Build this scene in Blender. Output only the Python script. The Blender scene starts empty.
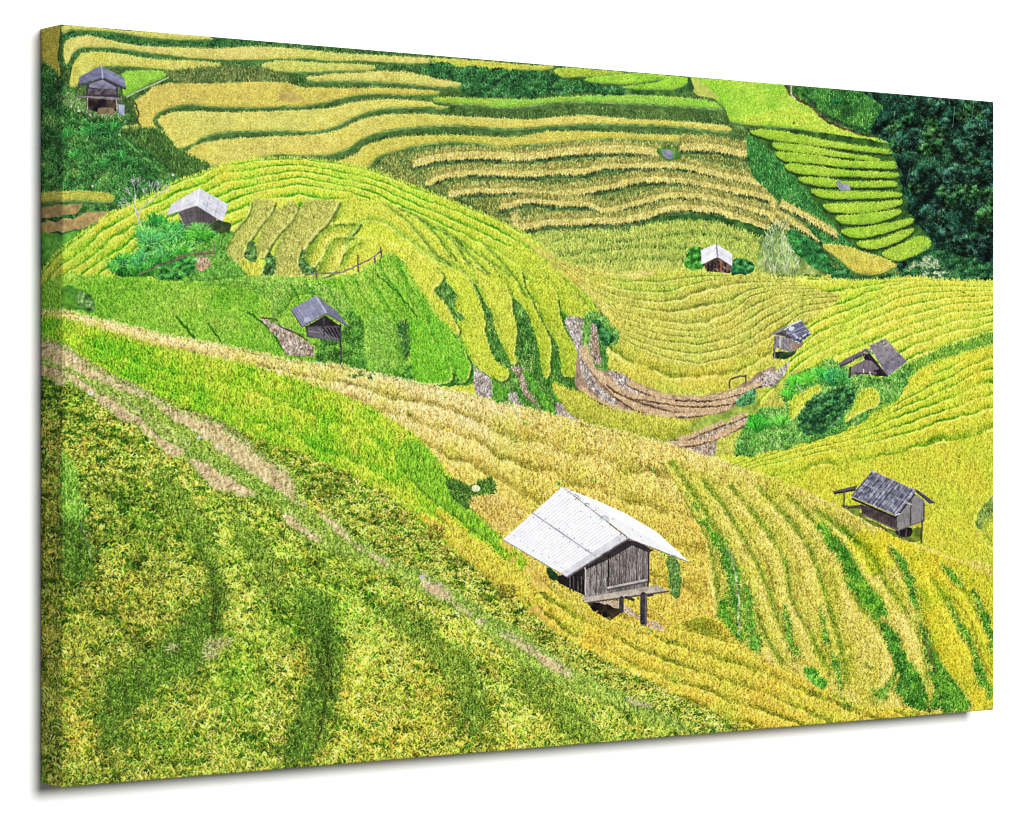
"""A gallery-wrapped canvas print of rice terraces, hanging on a white wall."""
import math
import numpy as np
import bpy, bmesh
from mathutils import Vector

# ---------------------------------------------------------------------------
# The picture printed on the canvas.  It is worked out here stroke by stroke
# (terraces, rice blades, huts) as plain arrays; nothing is loaded from disk.
# Drawing coordinates are a 1024 x 823 sheet, held at twice that resolution.
# ---------------------------------------------------------------------------
S = 2
PW, PH = 1024 * S, 823 * S
rng = np.random.default_rng(11)
img = np.zeros((PH, PW, 3), np.float32)
SC = 4.096


def _tile(x0, y0):
    return lambda *p: [(x0 + x / SC, y0 + y / SC) for x, y in p]


a1, a2, a3, a4 = _tile(40, 20), _tile(280, 20), _tile(520, 50), _tile(750, 70)
b1, b2, b3, b4 = _tile(40, 180), _tile(280, 180), _tile(520, 220), _tile(750, 250)
c1, c2, c3, c4 = _tile(40, 320), _tile(280, 340), _tile(520, 380), _tile(750, 420)


def _zoom(x0, y0, sc):
    return lambda *p: [(x0 + x / sc, y0 + y / sc) for x, y in p]


zf, zg = _zoom(440, 250, 4.84), _zoom(60, 160, 4.452)
zt, zh = _zoom(830, 320, 11.38), _zoom(760, 310, 16.47)
d1, d2, d3, d4 = _tile(40, 500), _tile(280, 500), _tile(500, 540), _tile(750, 540)


def _up(g, h, w):
    gh, gw = g.shape
    y = np.linspace(0, gh - 1.001, h); x = np.linspace(0, gw - 1.001, w)
    y0 = y.astype(int); x0 = x.astype(int)
    fy = (y - y0)[:, None]; fx = (x - x0)[None, :]
    fy = fy * fy * (3 - 2 * fy); fx = fx * fx * (3 - 2 * fx)
    r0, r1 = g[y0], g[y0 + 1]
    r0 = r0[:, x0] * (1 - fx) + r0[:, x0 + 1] * fx
    r1 = r1[:, x0] * (1 - fx) + r1[:, x0 + 1] * fx
    return (r0 * (1 - fy) + r1 * fy).astype(np.float32)


def noise(px, octs=3, sy=1.0, seed=0):
    r = np.random.default_rng(seed)
    out = np.zeros((PH, PW), np.float32); amp = 1.0; tot = 0
    for _ in range(octs):
        g = r.uniform(-1, 1, (max(2, int(823 / (px * sy)) + 2), max(2, int(1024 / px) + 2)))
        out += amp * _up(g, PH, PW); tot += amp; amp *= .55; px = px / 2
    return out / (tot * .6)


N3 = noise(3, 2, seed=1); N8 = noise(8, 3, seed=2); N25 = noise(25, 3, seed=3); N80 = noise(80, 3, seed=4)
NV = noise(1.6, 1, 2.5, seed=5)
YY, XX = np.mgrid[0:PH, 0:PW].astype(np.float32) / S


def curve(p, closed=False, n=8):
    p = np.asarray(p, float)
    if len(p) < 3:
        return p
    q = np.vstack([p[-1], p, p[0], p[1]]) if closed else np.vstack([2 * p[0] - p[1], p, 2 * p[-1] - p[-2]])
    t = np.linspace(0, 1, n, endpoint=False)[:, None]
    out = []
    for i in range(1, len(q) - 2):
        A, B, C_, D = q[i - 1], q[i], q[i + 1], q[i + 2]
        out.append(.5 * (2 * B + (C_ - A) * t + (2 * A - 5 * B + 4 * C_ - D) * t * t + (3 * B - A - 3 * C_ + D) * t ** 3))
    if not closed:
        out.append(p[-1:])
    return np.vstack(out)


def densify(p, step=1.2, closed=True):
    q = np.vstack([p, p[:1]]) if closed else p
    d = np.r_[0, np.cumsum(np.hypot(*np.diff(q, axis=0).T))]
    n = max(4, int(d[-1] / step))
    s = np.linspace(0, d[-1], n, endpoint=not closed)
    return np.c_[np.interp(s, d, q[:, 0]), np.interp(s, d, q[:, 1])]


def poly(pts, sm=True, rough=0.0, fine=0.0):
    """Inside-mask of an outline at the sheet's full resolution."""
    p = curve(pts, True) if sm else np.asarray(pts, float)
    if rough or fine:
        p = densify(p, 1.0)
        k = len(p)
        j = rng.normal(0, 1, (k, 2))
        low = np.array([np.convolve(np.r_[c, c, c], np.ones(7) / 7, 'same')[k:2 * k] for c in j.T]).T * 2.6
        p = p + low * rough + rng.normal(0, 1, (k, 2)) * fine
    p = p * S
    m = np.zeros((PH, PW + 1), np.int16)
    ra, rb = max(0, int(p[:, 1].min()) - 1), min(PH, int(p[:, 1].max()) + 2)
    for (x0, y0), (x1, y1) in zip(p, np.roll(p, -1, 0)):
        if y0 == y1:
            continue
        if y0 > y1:
            x0, y0, x1, y1 = x1, y1, x0, y0
        r = np.arange(max(0, math.ceil(y0 - .5)), min(PH, math.ceil(y1 - .5)))
        if len(r):
            x = x0 + (r + .5 - y0) / (y1 - y0) * (x1 - x0)
            np.add.at(m, (r, np.clip(np.ceil(x - .5), 0, PW).astype(int)), 1)
    out = np.zeros((PH, PW), bool)
    if rb > ra:
        out[ra:rb] = (np.cumsum(m[ra:rb, :PW], 1, dtype=np.int16) & 1).astype(bool)
    return out


def C3(c):
    return np.array(c, np.float32) / 255.0


def fill(m, c1_, c2_=None, var=.10, nz=None, op=1.0):
    """Lay a colour (two mingled ones) over a mask."""
    nz = N8 if nz is None else nz
    i = np.nonzero(m)
    a = C3(c1_)[None, :]
    if c2_ is not None:
        t = np.clip(.5 + .7 * nz[i], 0, 1)[:, None]
        a = a * (1 - t) + C3(c2_)[None, :] * t
    a = a * (1 + var * (.6 * N3[i] + .5 * N8[i]))[:, None]
    img[i] = img[i] * (1 - op) + a * op


def strokes(m, dens, L=(2, 4), ang=90, spread=18, droop=0.0, pal=None, mix=.5, lum=.2, w=1, grad=.25, sc=None, sort=True):
    """Blades of rice and grass: short strokes rooted inside a mask, nearer ones over farther ones."""
    idx = np.flatnonzero(m)
    if not len(idx):
        return
    n = int(len(idx) / (S * S) * dens)
    if n < 1:
        return
    pick = rng.choice(idx, n)
    if sort:
        pick.sort()
    y = pick // PW; x = pick % PW
    base = img[y, x].copy()
    if pal is not None:
        ws = np.array([q[3] for q in pal], float)
        ch = rng.choice(len(pal), n, p=ws / ws.sum())
        base = base * (1 - mix) + (np.array([q[:3] for q in pal], np.float32) / 255)[ch] * mix
    base *= np.exp(rng.normal(0, lum, n))[:, None].astype(np.float32)
    ln = rng.uniform(L[0], L[1], n) * S
    if sc is not None:
        ln = ln * sc(x / S, y / S)
    aa = np.radians(ang(x / S, y / S) if callable(ang) else ang) + np.radians(rng.normal(0, spread, n))
    K = max(3, int(ln.max() * 1.1))
    t = np.linspace(0, 1, K)[None, :]
    side = np.where(rng.random(n) < .5, -1, 1)[:, None] * rng.uniform(.4, 1, (n, 1))
    px = x[:, None] + ln[:, None] * (np.cos(aa)[:, None] * t + droop * side * t * t)
    py = y[:, None] - ln[:, None] * (np.sin(aa)[:, None] * t - droop * .9 * t ** 2.5)
    col = base[:, None, :] * (1 - grad + 2 * grad * t[..., None])
    ix = np.clip(px, 0, PW - 2).astype(int); iy = np.clip(py, 0, PH - 2).astype(int)
    ix = ix.ravel(); iy = iy.ravel(); col = np.clip(col.reshape(-1, 3), 0, 1.1)
    if w > 1:
        ix = np.c_[ix, ix + 1].ravel(); iy = np.c_[iy, iy].ravel(); col = np.repeat(col, 2, 0)
    img[iy, ix] = col


def plants(m, per, L, ripe, sc=None, blades=18):
    """Single rice plants, far ones first: a dark heart, green leaves, drooping ripe heads."""
    idx = np.flatnonzero(m); n = int(len(idx) / S / S / per)
    pick = np.sort(rng.choice(idx, n)); y = np.repeat(pick // PW, blades); x = np.repeat(pick % PW, blades)
    N = n * blades; kind = np.tile(np.arange(blades), n) / blades
    pl_ = np.repeat(np.exp(rng.normal(0, .16, n)), blades); rp = np.repeat(np.clip(ripe.ravel()[pick] + rng.normal(0, .22, n), 0, 1), blades)
    off = rng.uniform(-1, 1, N); an = np.radians(90 - off * 28)
    ln = rng.uniform(L[0], L[1], N) * S * (.62 + .38 * kind)
    if sc is not None:
        ln = ln * sc(x / S, y / S)
    x = x + rng.normal(0, 1.5, N) * S; y = y + rng.normal(0, .8, N) * S + (1 - kind) * 1.5
    G0, G1 = C3((30, 58, 10)), C3((66, 116, 24))
    lo = G0 + (G1 - G0) * (kind * rng.uniform(.6, 1.3, N))[:, None]
    leaf = np.array([(124, 170, 36), (156, 190, 52), (100, 148, 30), (178, 194, 58)], np.float32)[rng.integers(0, 4, N)] / 255
    gold = np.array([(232, 214, 92), (216, 194, 58), (200, 190, 54), (208, 166, 56), (240, 226, 130)], np.float32)[rng.choice(5, N, p=[.28, .28, .22, .1, .12])] / 255
    isg = (kind > .45) & (rng.random(N) < rp)
    hi = np.where(isg[:, None], gold, leaf * (.45 + .6 * kind)[:, None])
    K = max(4, int(ln.max() * 1.05)); t = np.linspace(0, 1, K, dtype=np.float32)[None]
    dr = np.where(isg, rng.uniform(.18, .52, N), rng.uniform(.05, .3, N))[:, None]; sg = np.sign(off)[:, None]
    px = x[:, None] + ln[:, None] * (np.cos(an)[:, None] * t + dr * .55 * sg * t * t)
    py = y[:, None] - ln[:, None] * (np.sin(an)[:, None] * t - dr * .95 * t ** 3)
    u = np.clip((t - .25) / .4, 0, 1)[..., None]
    col = (lo[:, None] * (1 - u) + hi[:, None] * u) * pl_[:, None, None]
    ix = np.clip(px, 0, PW - 2).astype(np.int32).ravel(); iy = np.clip(py, 0, PH - 1).astype(np.int32).ravel()
    wide = (isg[:, None] & (t > .5)).ravel(); col = np.clip(col.reshape(-1, 3), 0, 1)
    ix2 = np.c_[ix, np.where(wide, ix + 1, ix)].ravel()
    img[np.repeat(iy, 2), ix2] = np.repeat(col, 2, 0)


def line(p, c, w=1.0, var=.1, sm=True, op=1.0, jit=0.0):
    p = curve(p) if sm and len(p) > 2 else np.asarray(p, float)
    p = densify(p, .3, False)
    if jit:
        p = p + np.c_[np.convolve(rng.normal(0, jit, len(p)), np.ones(9) / 3, 'same'), np.convolve(rng.normal(0, jit, len(p)), np.ones(9) / 3, 'same')]
    r = w * S / 2
    o = np.arange(-math.ceil(r), math.ceil(r) + 1)
    oy, ox = np.meshgrid(o, o); k = oy ** 2 + ox ** 2 <= max(.3, r * r)
    ix = (p[:, 0:1] * S + ox[k][None, :]).astype(int).ravel(); iy = (p[:, 1:2] * S + oy[k][None, :]).astype(int).ravel()
    ok = (ix >= 0) & (iy >= 0) & (ix < PW) & (iy < PH); ix, iy = ix[ok], iy[ok]
    if op >= 1:
        img[iy, ix] = C3(c)[None] * (1 + var * N3[iy, ix])[:, None]
    else:
        u = np.unique(iy * PW + ix); iy, ix = u // PW, u % PW
        img[iy, ix] = img[iy, ix] * (1 - op) + op * C3(c)[None] * (1 + var * N3[iy, ix])[:, None]


def ribbon(p, w):
    """Mask of a band of width w (or per-point widths) along a line."""
    p = np.asarray(p, float); wv = np.full(len(p), w, float) if np.isscalar(w) else np.asarray(w, float)
    q = curve(np.c_[p, wv])
    d = np.gradient(q[:, :2], axis=0); d /= np.hypot(*d.T)[:, None] + 1e-9
    nn = np.c_[-d[:, 1], d[:, 0]] * q[:, 2:3] / 2
    return poly(np.vstack([q[:, :2] + nn, (q[:, :2] - nn)[::-1]]), sm=False, rough=.4)


def sheets(curves):
    """A field that counts 0, 1, 2 ... down through a stack of lines y(x)."""
    xs = np.arange(PW) / S
    ys = [np.interp(xs, [a for a, _ in c], [b for _, b in c]) for c in curves]
    out = np.full((PH, PW), -1.0, np.float32)
    for i in range(len(ys) - 1):
        d = np.maximum(ys[i + 1] - ys[i], .5)[None, :]
        f = (YY - ys[i][None, :]) / d
        out = np.where(f >= 0, i + np.minimum(f, 1) , out)
    return out


def rows(m, s, k, amp, hi=None, lo=None, wob=.12, sharp=2.0):
    """Rows of rice along a field: a bright lip and a darker foot on each."""
    i = np.nonzero(m)
    f = np.mod(s[i] * k + wob * N25[i] + .04 * N8[i], 1.0)
    pr = (1 - f) ** sharp
    if hi is not None:
        t = (amp * np.clip(pr - .35, 0, 1) / .65)[:, None]
        img[i] = img[i] * (1 - t) + C3(hi) * t
    if lo is not None:
        t = (amp * np.clip(f - .55, 0, 1) / .45)[:, None]
        img[i] = img[i] * (1 - t) + C3(lo) * t


def shift(p, dx, dy):
    return [(x + dx, y + dy) for x, y in p]


def field(p, c, cb, L=(.7, 1.5), bank=2.2, dens=1.0, lum=.085, rough=.22, dark=(78, 110, 54), lip=(150, 170, 96), pal=None, fine=.1, foot=.12):
    """One far terrace: a dark bank below it, a pale lip, then the crop."""
    if bank:
        fill(poly(shift(p, 0, bank), rough=rough), dark, None, .2)
        fill(poly(shift(p, 0, bank * .42), rough=rough), lip, dark, .2, N3)
    m = poly(p, rough=rough, fine=fine)
    fill(m, c, cb, .10, N25)
    strokes(m, dens, L, 90, 16, 0, pal, .35, lum)
    tint(m, N80, .5, (1.04, 1.0, 1.05), (.88, 1.0, .7))
    tint(m, N25, .5, (1.04, 1.02, 1.08), (.93, .97, .85))
    relief(m, 1.5, .16, .08, .1, 1)
    return m


_NC = {}


def soft(m, r):
    """Box-blurred mask."""
    r = max(1, int(r * S)); out = np.zeros(m.shape, np.float32)
    ry = np.flatnonzero(m.any(1)); rx = np.flatnonzero(m.any(0))
    if not len(ry):
        return out
    y0, y1, x0, x1 = max(0, ry[0] - r - 1), min(m.shape[0], ry[-1] + r + 2), max(0, rx[0] - r - 1), min(m.shape[1], rx[-1] + r + 2)
    a = m[y0:y1, x0:x1].astype(np.float32)
    for ax in (0, 1):
        c = np.cumsum(np.concatenate([np.zeros_like(a.take([0], ax)), a], ax), ax, dtype=np.float64)
        n = a.shape[ax]
        hi = np.minimum(np.arange(n) + r + 1, n); lo = np.maximum(np.arange(n) - r, 0)
        a = ((c.take(hi, ax) - c.take(lo, ax)) / (2 * r + 1)).astype(np.float32)
    out[y0:y1, x0:x1] = a
    return out


def relief(m, r=3.0, dark=.45, light=.2, dx=.6, dy=1.0, foot=(1, .62, 1.15)):
    """Round a bed over: its near edge turns away into shade, its far edge catches light."""
    ys, xs = np.nonzero(m)
    if not len(ys):
        return
    p = int(r * S * 2) + 4
    y0, y1, x0, x1 = max(0, ys.min() - p), min(PH, ys.max() + p), max(0, xs.min() - p), min(PW, xs.max() + p)
    mm = m[y0:y1, x0:x1]
    b = soft(mm, r)
    g = b - np.roll(np.roll(b, -int(dy * r * S), 0), -int(dx * r * S), 1)      # > 0 towards the near edge
    i = np.nonzero(mm)
    g = g[i] * (1 + .35 * N8[y0:y1, x0:x1][i])
    f = 1 - np.clip(g, 0, 1)[:, None] * dark * np.array(foot, np.float32) + np.clip(-g, 0, 1)[:, None] * light
    sub = img[y0:y1, x0:x1]; sub[i] = sub[i] * np.clip(f, .3, 1.5)


def nz_at(px, seed=40):
    k = (round(px * 2) / 2, seed)
    if k not in _NC:
        _NC[k] = noise(k[0], 3, .85, seed=seed + int(k[0] * 2))
    return _NC[k]


def leaves(m, dens, r, cols, lum=.25, deep=.38):
    """Leafy growth: clumps that catch the light on top, dabbed over with small leaves."""
    R = .5 * (r[0] + r[1])
    h = nz_at(max(1.5, R * 1.9)); h2 = nz_at(max(2.5, R * 3.5), 60)
    cover = 1 - math.exp(-dens * 3.14 * R * R)
    if cover < .8:
        m = m & (h2 > .9 - 2.0 * cover)
    sm_ = soft(m, 1.6)
    m = ((sm_ + .38 * h2 + .22 * N3) > .5) & (sm_ > .12)
    d = max(1, int(R * .9 * S))
    sl = h - np.roll(np.roll(h, -d, 0), -d // 2, 1)
    i = np.nonzero(m)
    cs = np.array(sorted(cols, key=sum), np.float32) / 255
    t = np.clip(.5 + .45 * h2[i] + .35 * h[i], 0, .999) * (len(cs) - 1)
    k = t.astype(int); f = (t - k)[:, None]
    c = cs[k] * (1 - f) + cs[np.minimum(k + 1, len(cs) - 1)] * f
    v = np.clip(.95 + deep * sl[i] * .7 + .14 * h[i], .5, 1.4)
    img[i] = c * v[:, None]
    strokes(m, .9, (.8, max(1.6, R * .75)), 90, 75, .15, None, 0, lum)


def furrow(m, s, k, amp=.5, wob=.2, lip=.14, foot=(.42, .2, .5), at=.78, edge=0.0, pale=(240, 232, 132)):
    """Shade between rows: each row's lip catches light, its foot falls into a green crease."""
    i = np.nonzero(m)
    f = np.mod(s[i] * k + wob * N25[i] + .07 * N8[i] + .03 * N3[i], 1.0)
    am = amp * np.clip(.75 + .5 * nz_at(30, 80)[i], .2, 1.3)
    up = np.clip(1 - f / .45, 0, 1) ** 1.5
    dn = np.clip((f - at + .3) / .3, 0, 1) ** 2 * np.clip((1.0 - f) / .06, 0, 1)
    g = 1 + (am * lip * 2 * up)[:, None] * np.array((1, .95, .8), np.float32)
    g *= 1 - (am * dn)[:, None] * np.array(foot, np.float32) * 2
    img[i] = img[i] * g
    if edge:
        e = (edge * np.clip(1 - np.abs(f - .08) / .13, 0, 1) * np.clip(.7 + .6 * nz_at(20, 85)[i] + .3 * N3[i], 0, 1))[:, None]
        img[i] = img[i] * (1 - e) + C3(pale) * e


def tint(m, nz, amp, warm=(1.10, .99, .9), cool=(.84, 1.0, .8)):
    """Drifts of riper and greener crop."""
    i = np.nonzero(m); t = np.clip(nz[i] * amp, -1, 1)[:, None]
    w, c = np.array(warm, np.float32), np.array(cool, np.float32)
    img[i] = img[i] * np.where(t > 0, 1 + (w - 1) * t, 1 - (c - 1) * t)


def tuft(cx, cy, n, L, col, spread=38, lum=.25, w=1):
    """A fountain of long leaves."""
    m = np.zeros((PH, PW), bool); r = 2
    m[int((cy - r) * S):int((cy + r) * S), int((cx - r * 1.6) * S):int((cx + r * 1.6) * S)] = True
    area = m.sum() / S / S
    strokes(m, n / area, (L * .6, L), 90, spread, .25, [(*col, 1)], 1.0, lum, w)


def quad(A, B, C_, D, n, col, dk=.75, var=.1, w=.7, lum=.08):
    """A boarded or corrugated face: colour, then n seams from side AB to side DC."""
    m = poly([A, B, C_, D], sm=False)
    fill(m, col, None, var)
    A, B, C_, D = map(np.array, (A, B, C_, D))
    for t in np.linspace(0, 1, n + 2)[1:-1]:
        t = t + rng.normal(0, .12 / n)
        p, q = A + (B - A) * t, D + (C_ - D) * t
        line([p, q], np.array(col) * dk * np.exp(rng.normal(0, lum)), w, .1, op=.8)
        e = (B - A) / (np.hypot(*(B - A)) + 1e-6) * .6
        line([p + e, q + e], np.array(col) * 1.12 * np.exp(rng.normal(0, lum)), w * .7, .1, op=.5)
    return m


# ------------------------------ far terraces --------------------------------
img[:] = C3((74, 102, 48))
fill(np.ones((PH, PW), bool), (62, 92, 40), (96, 120, 60), .25, N25)
strokes(YY < 330, .5, (1.5, 3), 90, 30, 0, [(50, 80, 40, 2), (110, 135, 70, 1), (40, 60, 30, 1)], .5, .22)
GOLD = [(230, 216, 132, 3), (190, 174, 70, 3), (160, 156, 60, 1)]
Y1, Y2 = (210, 198, 94), (192, 186, 76)
fill(poly(a1((0, 10), (300, 10), (700, 40), (1024, 60)) + a2((200, 70), (1024, 130), (1024, 178), (500, 130), (0, 100)) + a1((700, 110), (95, 75), (0, 90)), rough=.4), (38, 88, 44), (66, 108, 50), .25)
strokes(YY < 70, .7, (1.5, 3), 90, 40, 0, [(60, 120, 60, 2), (30, 74, 40, 2), (100, 140, 70, 1)], .6, .25)
# the strip round the edge of the canvas
field(a1((-20, 30), (75, 14), (80, 90), (72, 150), (82, 200), (70, 238), (-20, 235)), (186, 164, 62), (170, 158, 54), bank=0)
field(a1((92, 30), (130, 20), (300, 38), (420, 48), (560, 55), (690, 70), (700, 78), (600, 80), (500, 76), (430, 68), (330, 52), (200, 40), (130, 40), (95, 52)), Y1, Y2, pal=GOLD)
field(a1((97, 120), (120, 80), (200, 66), (300, 85), (420, 108), (560, 112), (700, 118), (860, 110)) + a2((41, 116), (200, 132), (400, 145), (603, 156), (606, 175), (500, 176), (350, 167), (200, 166), (100, 156)) + a1((940, 160), (800, 163), (640, 156), (520, 143), (400, 126), (280, 112), (180, 112), (140, 130), (108, 180)), Y1, (220, 192, 96), pal=GOLD)
field(a2((620, 156), (800, 166), (1024, 185)) + a3((130, 62), (128, 75), (60, 84)) + a2((1000, 203), (900, 205), (760, 195), (650, 180)), (206, 192, 62), (180, 186, 60), pal=GOLD)
field(a1((122, 266), (133, 195), (168, 142), (240, 130), (330, 138), (440, 158), (560, 165), (690, 172), (740, 178), (735, 190), (680, 203), (560, 205), (430, 195), (330, 188), (250, 190), (190, 220), (152, 266)), Y1, (200, 190, 60), pal=GOLD, bank=3)
field(a1((905, 186), (960, 170)) + a2((41, 166), (150, 175), (300, 180), (385, 188), (370, 203), (250, 208), (120, 212), (41, 213)) + a1((960, 208)), Y1, Y2, pal=GOLD, bank=3)
field(a2((110, 236), (180, 225), (330, 215), (480, 210), (580, 225), (660, 245), (750, 258), (745, 270), (640, 272), (500, 258), (350, 250), (200, 248), (130, 250)), Y1, (222, 192, 90), pal=GOLD, bank=4)
fill(poly(a1((520, 215), (740, 190), (900, 195), (1024, 235), (1024, 255), (820, 252), (560, 258)), rough=.4), (78, 100, 48), (108, 116, 60), .2)
strokes(poly(a1((520, 215), (740, 190), (900, 195), (1024, 235), (1024, 255), (820, 252), (560, 258))), .9, (1.2, 3), 90, 40, 0, [(120, 130, 70, 2), (60, 86, 40, 2), (150, 140, 90, 1)], .6, .22)
field(a1((345, 215), (420, 206), (500, 212), (517, 228), (470, 250), (400, 285), (345, 305), (340, 260)), (126, 190, 48), (146, 200, 62), bank=3, pal=[(160, 215, 70, 1), (100, 165, 35, 1)])
line(a1((355, 316), (400, 292), (470, 262), (525, 236)), (168, 180, 140), 1.4)
field(a1((388, 335), (430, 305), (470, 272), (560, 260), (700, 262), (820, 256), (1000, 256)) + a2((100, 276), (300, 280), (450, 280), (630, 290), (640, 303), (500, 305), (380, 300), (280, 313), (180, 338), (80, 353), (20, 352)) + a1((900, 357), (780, 356), (680, 350), (600, 345), (530, 360), (480, 385), (463, 412), (475, 440), (488, 453), (440, 468), (360, 455), (325, 440), (380, 432), (405, 420), (395, 375)), (206, 174, 78), (214, 184, 70), pal=GOLD, bank=3.5)
fill(poly(a2((0, 296), (50, 290), (90, 315), (60, 335), (0, 330)), rough=.5), (176, 140, 84), (190, 160, 80), .15, op=.8)
line(a1((388, 340), (402, 380), (398, 410), (410, 432)), (70, 70, 40), 1.2, jit=.3)
field(a1((482, 410), (540, 378), (640, 375), (800, 378), (960, 374)) + a2((60, 371), (200, 360), (320, 335), (450, 325), (600, 335), (680, 345), (680, 358), (560, 355), (430, 360), (330, 385), (260, 418), (180, 448), (100, 456), (20, 452)) + a1((900, 452), (780, 455), (680, 475), (620, 508), (560, 527), (500, 520), (460, 498), (475, 470), (510, 448)), Y1, (220, 196, 80), pal=GOLD, bank=4.5)
field(a2((640, 316), (800, 320), (1024, 326)) + a3((120, 195), (300, 188), (480, 185), (600, 190)) + a3((740, 205), (830, 222), (820, 240), (700, 232), (500, 220), (300, 212), (150, 212), (0, 232)) + a2((900, 356), (780, 345), (650, 333)), (168, 188, 62), (128, 190, 58), pal=[(190, 205, 90, 1), (110, 170, 50, 1)], bank=4)
field(a1((568, 558), (600, 540), (650, 510), (740, 492), (860, 482), (960, 478)) + a2((120, 470), (230, 455), (330, 410), (430, 390), (560, 385), (700, 392), (1000, 408)) + a3((100, 280), (260, 268), (400, 280), (600, 290), (760, 300), (858, 315), (858, 333), (760, 325), (600, 308), (450, 303), (300, 300), (150, 306), (20, 318)) + a2((900, 443), (780, 433), (650, 430), (540, 438), (430, 453), (340, 483), (270, 528), (180, 553), (80, 553)) + a1((950, 552), (850, 578), (750, 593), (650, 598), (600, 586)), (220, 192, 92), (214, 190, 74), pal=GOLD, bank=5)
field(a2((230, 582), (310, 550), (340, 520), (430, 490), (540, 475), (700, 472), (860, 478), (980, 480)) + a3((120, 335), (350, 335), (520, 345), (715, 352), (715, 368), (640, 373), (500, 368), (350, 363), (150, 378), (10, 390)) + a2((900, 518), (800, 503), (690, 498), (560, 513), (470, 538), (400, 558), (380, 585), (350, 603), (270, 595)), (208, 186, 70), (196, 178, 66), pal=GOLD, bank=4.5)
# harvested terraces with ragged straw edges
hz = poly(a2((400, 620), (470, 550), (700, 520), (1000, 535)) + a3((300, 385), (600, 390), (700, 380), (860, 395), (1024, 440)) + a4((0, 350), (120, 520), (300, 690), (200, 720), (0, 640)) + a3((900, 700), (620, 690), (420, 740), (0, 780)) + a2((900, 819), (700, 720), (520, 680)), rough=.8)
fill(hz, (132, 136, 62), (88, 114, 56), .22)
strokes(hz, .9, (1.5, 3), 90, 25, 0, [(176, 160, 84, 2), (84, 100, 44, 2), (60, 74, 36, 1)], .6, .25)
STRAW = [(240, 218, 140, 3), (206, 172, 84, 2), (150, 124, 60, 1), (222, 198, 90, 3)]


def sheaf(p, w, up=4.2):
    """A harvested row: dark foot, stubble slope, ragged straw edge."""
    p = np.array(p)
    line(p + [0, w * .55 + 2.2], (70, 98, 54), 3.6, .3, jit=.5); line(p + [0, w * .55 + .9], (46, 62, 38), 1.3, .3, jit=.5)
    q = ribbon(p - [0, up], up * 2)
    fill(q, (168, 150, 74), (134, 132, 60), .22, N25, .8)
    strokes(q, .7, (1.5, 3), 90, 20, 0, [(206, 178, 96, 2), (104, 112, 52, 1), (176, 150, 74, 1)], .6, .2)
    m = ribbon(p - [0, w * .2], w * 1.35)
    fill(m, (214, 186, 96), (192, 164, 78), .2)
    strokes(m, 1.3, (1.5, 3.4), 270, 25, 0, STRAW, .7, .2, grad=-.12)


sheaf(a2((545, 592), (650, 566), (800, 556), (940, 560)) + a3((60, 438), (150, 422), (350, 408), (480, 412), (585, 425)), 5)
sheaf(a3((655, 402), (760, 398), (880, 420), (1005, 445)), 4.5, 6)
sheaf(a2((600, 672), (660, 645), (760, 626), (900, 628), (1000, 634)) + a3((150, 500), (270, 498), (350, 478), (520, 474), (620, 472), (740, 494), (880, 524), (1024, 553)), 3.6)
sheaf(a2((690, 715), (800, 700), (900, 702)) + a3((0, 574), (120, 590), (280, 576), (390, 556), (480, 535), (620, 532), (720, 545), (860, 572), (1024, 610)) + a4((100, 575), (200, 640), (295, 700)), 3.4)
sheaf(a2((900, 770), (1000, 745)) + a3((60, 620), (180, 630), (290, 635), (340, 658), (420, 645), (500, 622), (600, 598), (740, 600), (870, 630), (1024, 675)) + a4((90, 610), (160, 660)), 3.4)
sheaf(a2((960, 800)) + a3((0, 725), (130, 708), (300, 702), (420, 698), (520, 680), (620, 650), (780, 655), (900, 690), (1024, 735)), 3.8)
fill(poly(a3((560, 410), (600, 395), (660, 420), (650, 450), (600, 450)), rough=.6), (66, 118, 48), (90, 130, 60), .2)
fill(poly(a3((580, 415), (600, 405), (625, 420), (625, 445), (600, 445)), rough=.3), (150, 145, 165), (110, 105, 130), .2, N3)
# pale green terraces above the little hut
fill(poly(a3((0, 760), (200, 745), (430, 740), (540, 690), (700, 672), (860, 690), (1024, 745), (1024, 819), (0, 830)), rough=.6), (46, 88, 40), (70, 108, 46), .25)
gt = poly(b3((10, 75), (100, 60), (250, 50), (420, 48), (560, 15), (760, 10), (900, 40), (1024, 90), (1100, 140), (1050, 235), (860, 230), (540, 240), (400, 225), (200, 190), (120, 130)), rough=.5)
fill(gt, (152, 168, 62), (170, 176, 72), .14, N25)
for pp in (b3((130, 92), (230, 72), (330, 90), (450, 88), (560, 68), (700, 55), (860, 75), (1024, 100)), b3((150, 150), (250, 138), (400, 118), (560, 112), (680, 118), (740, 140)), b3((200, 180), (300, 172), (450, 160), (560, 160), (680, 170))):
    line(pp, (84, 112, 44), 2.6, .25, jit=.4); line(shift(pp, 0, -2.6), (196, 190, 92), 1.6, .2, op=.6, jit=.3)
strokes(gt, .9, (2, 4), 90, 20, 0, [(190, 190, 80, 2), (120, 150, 50, 2), (204, 190, 100, 1)], .45, .16)
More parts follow.
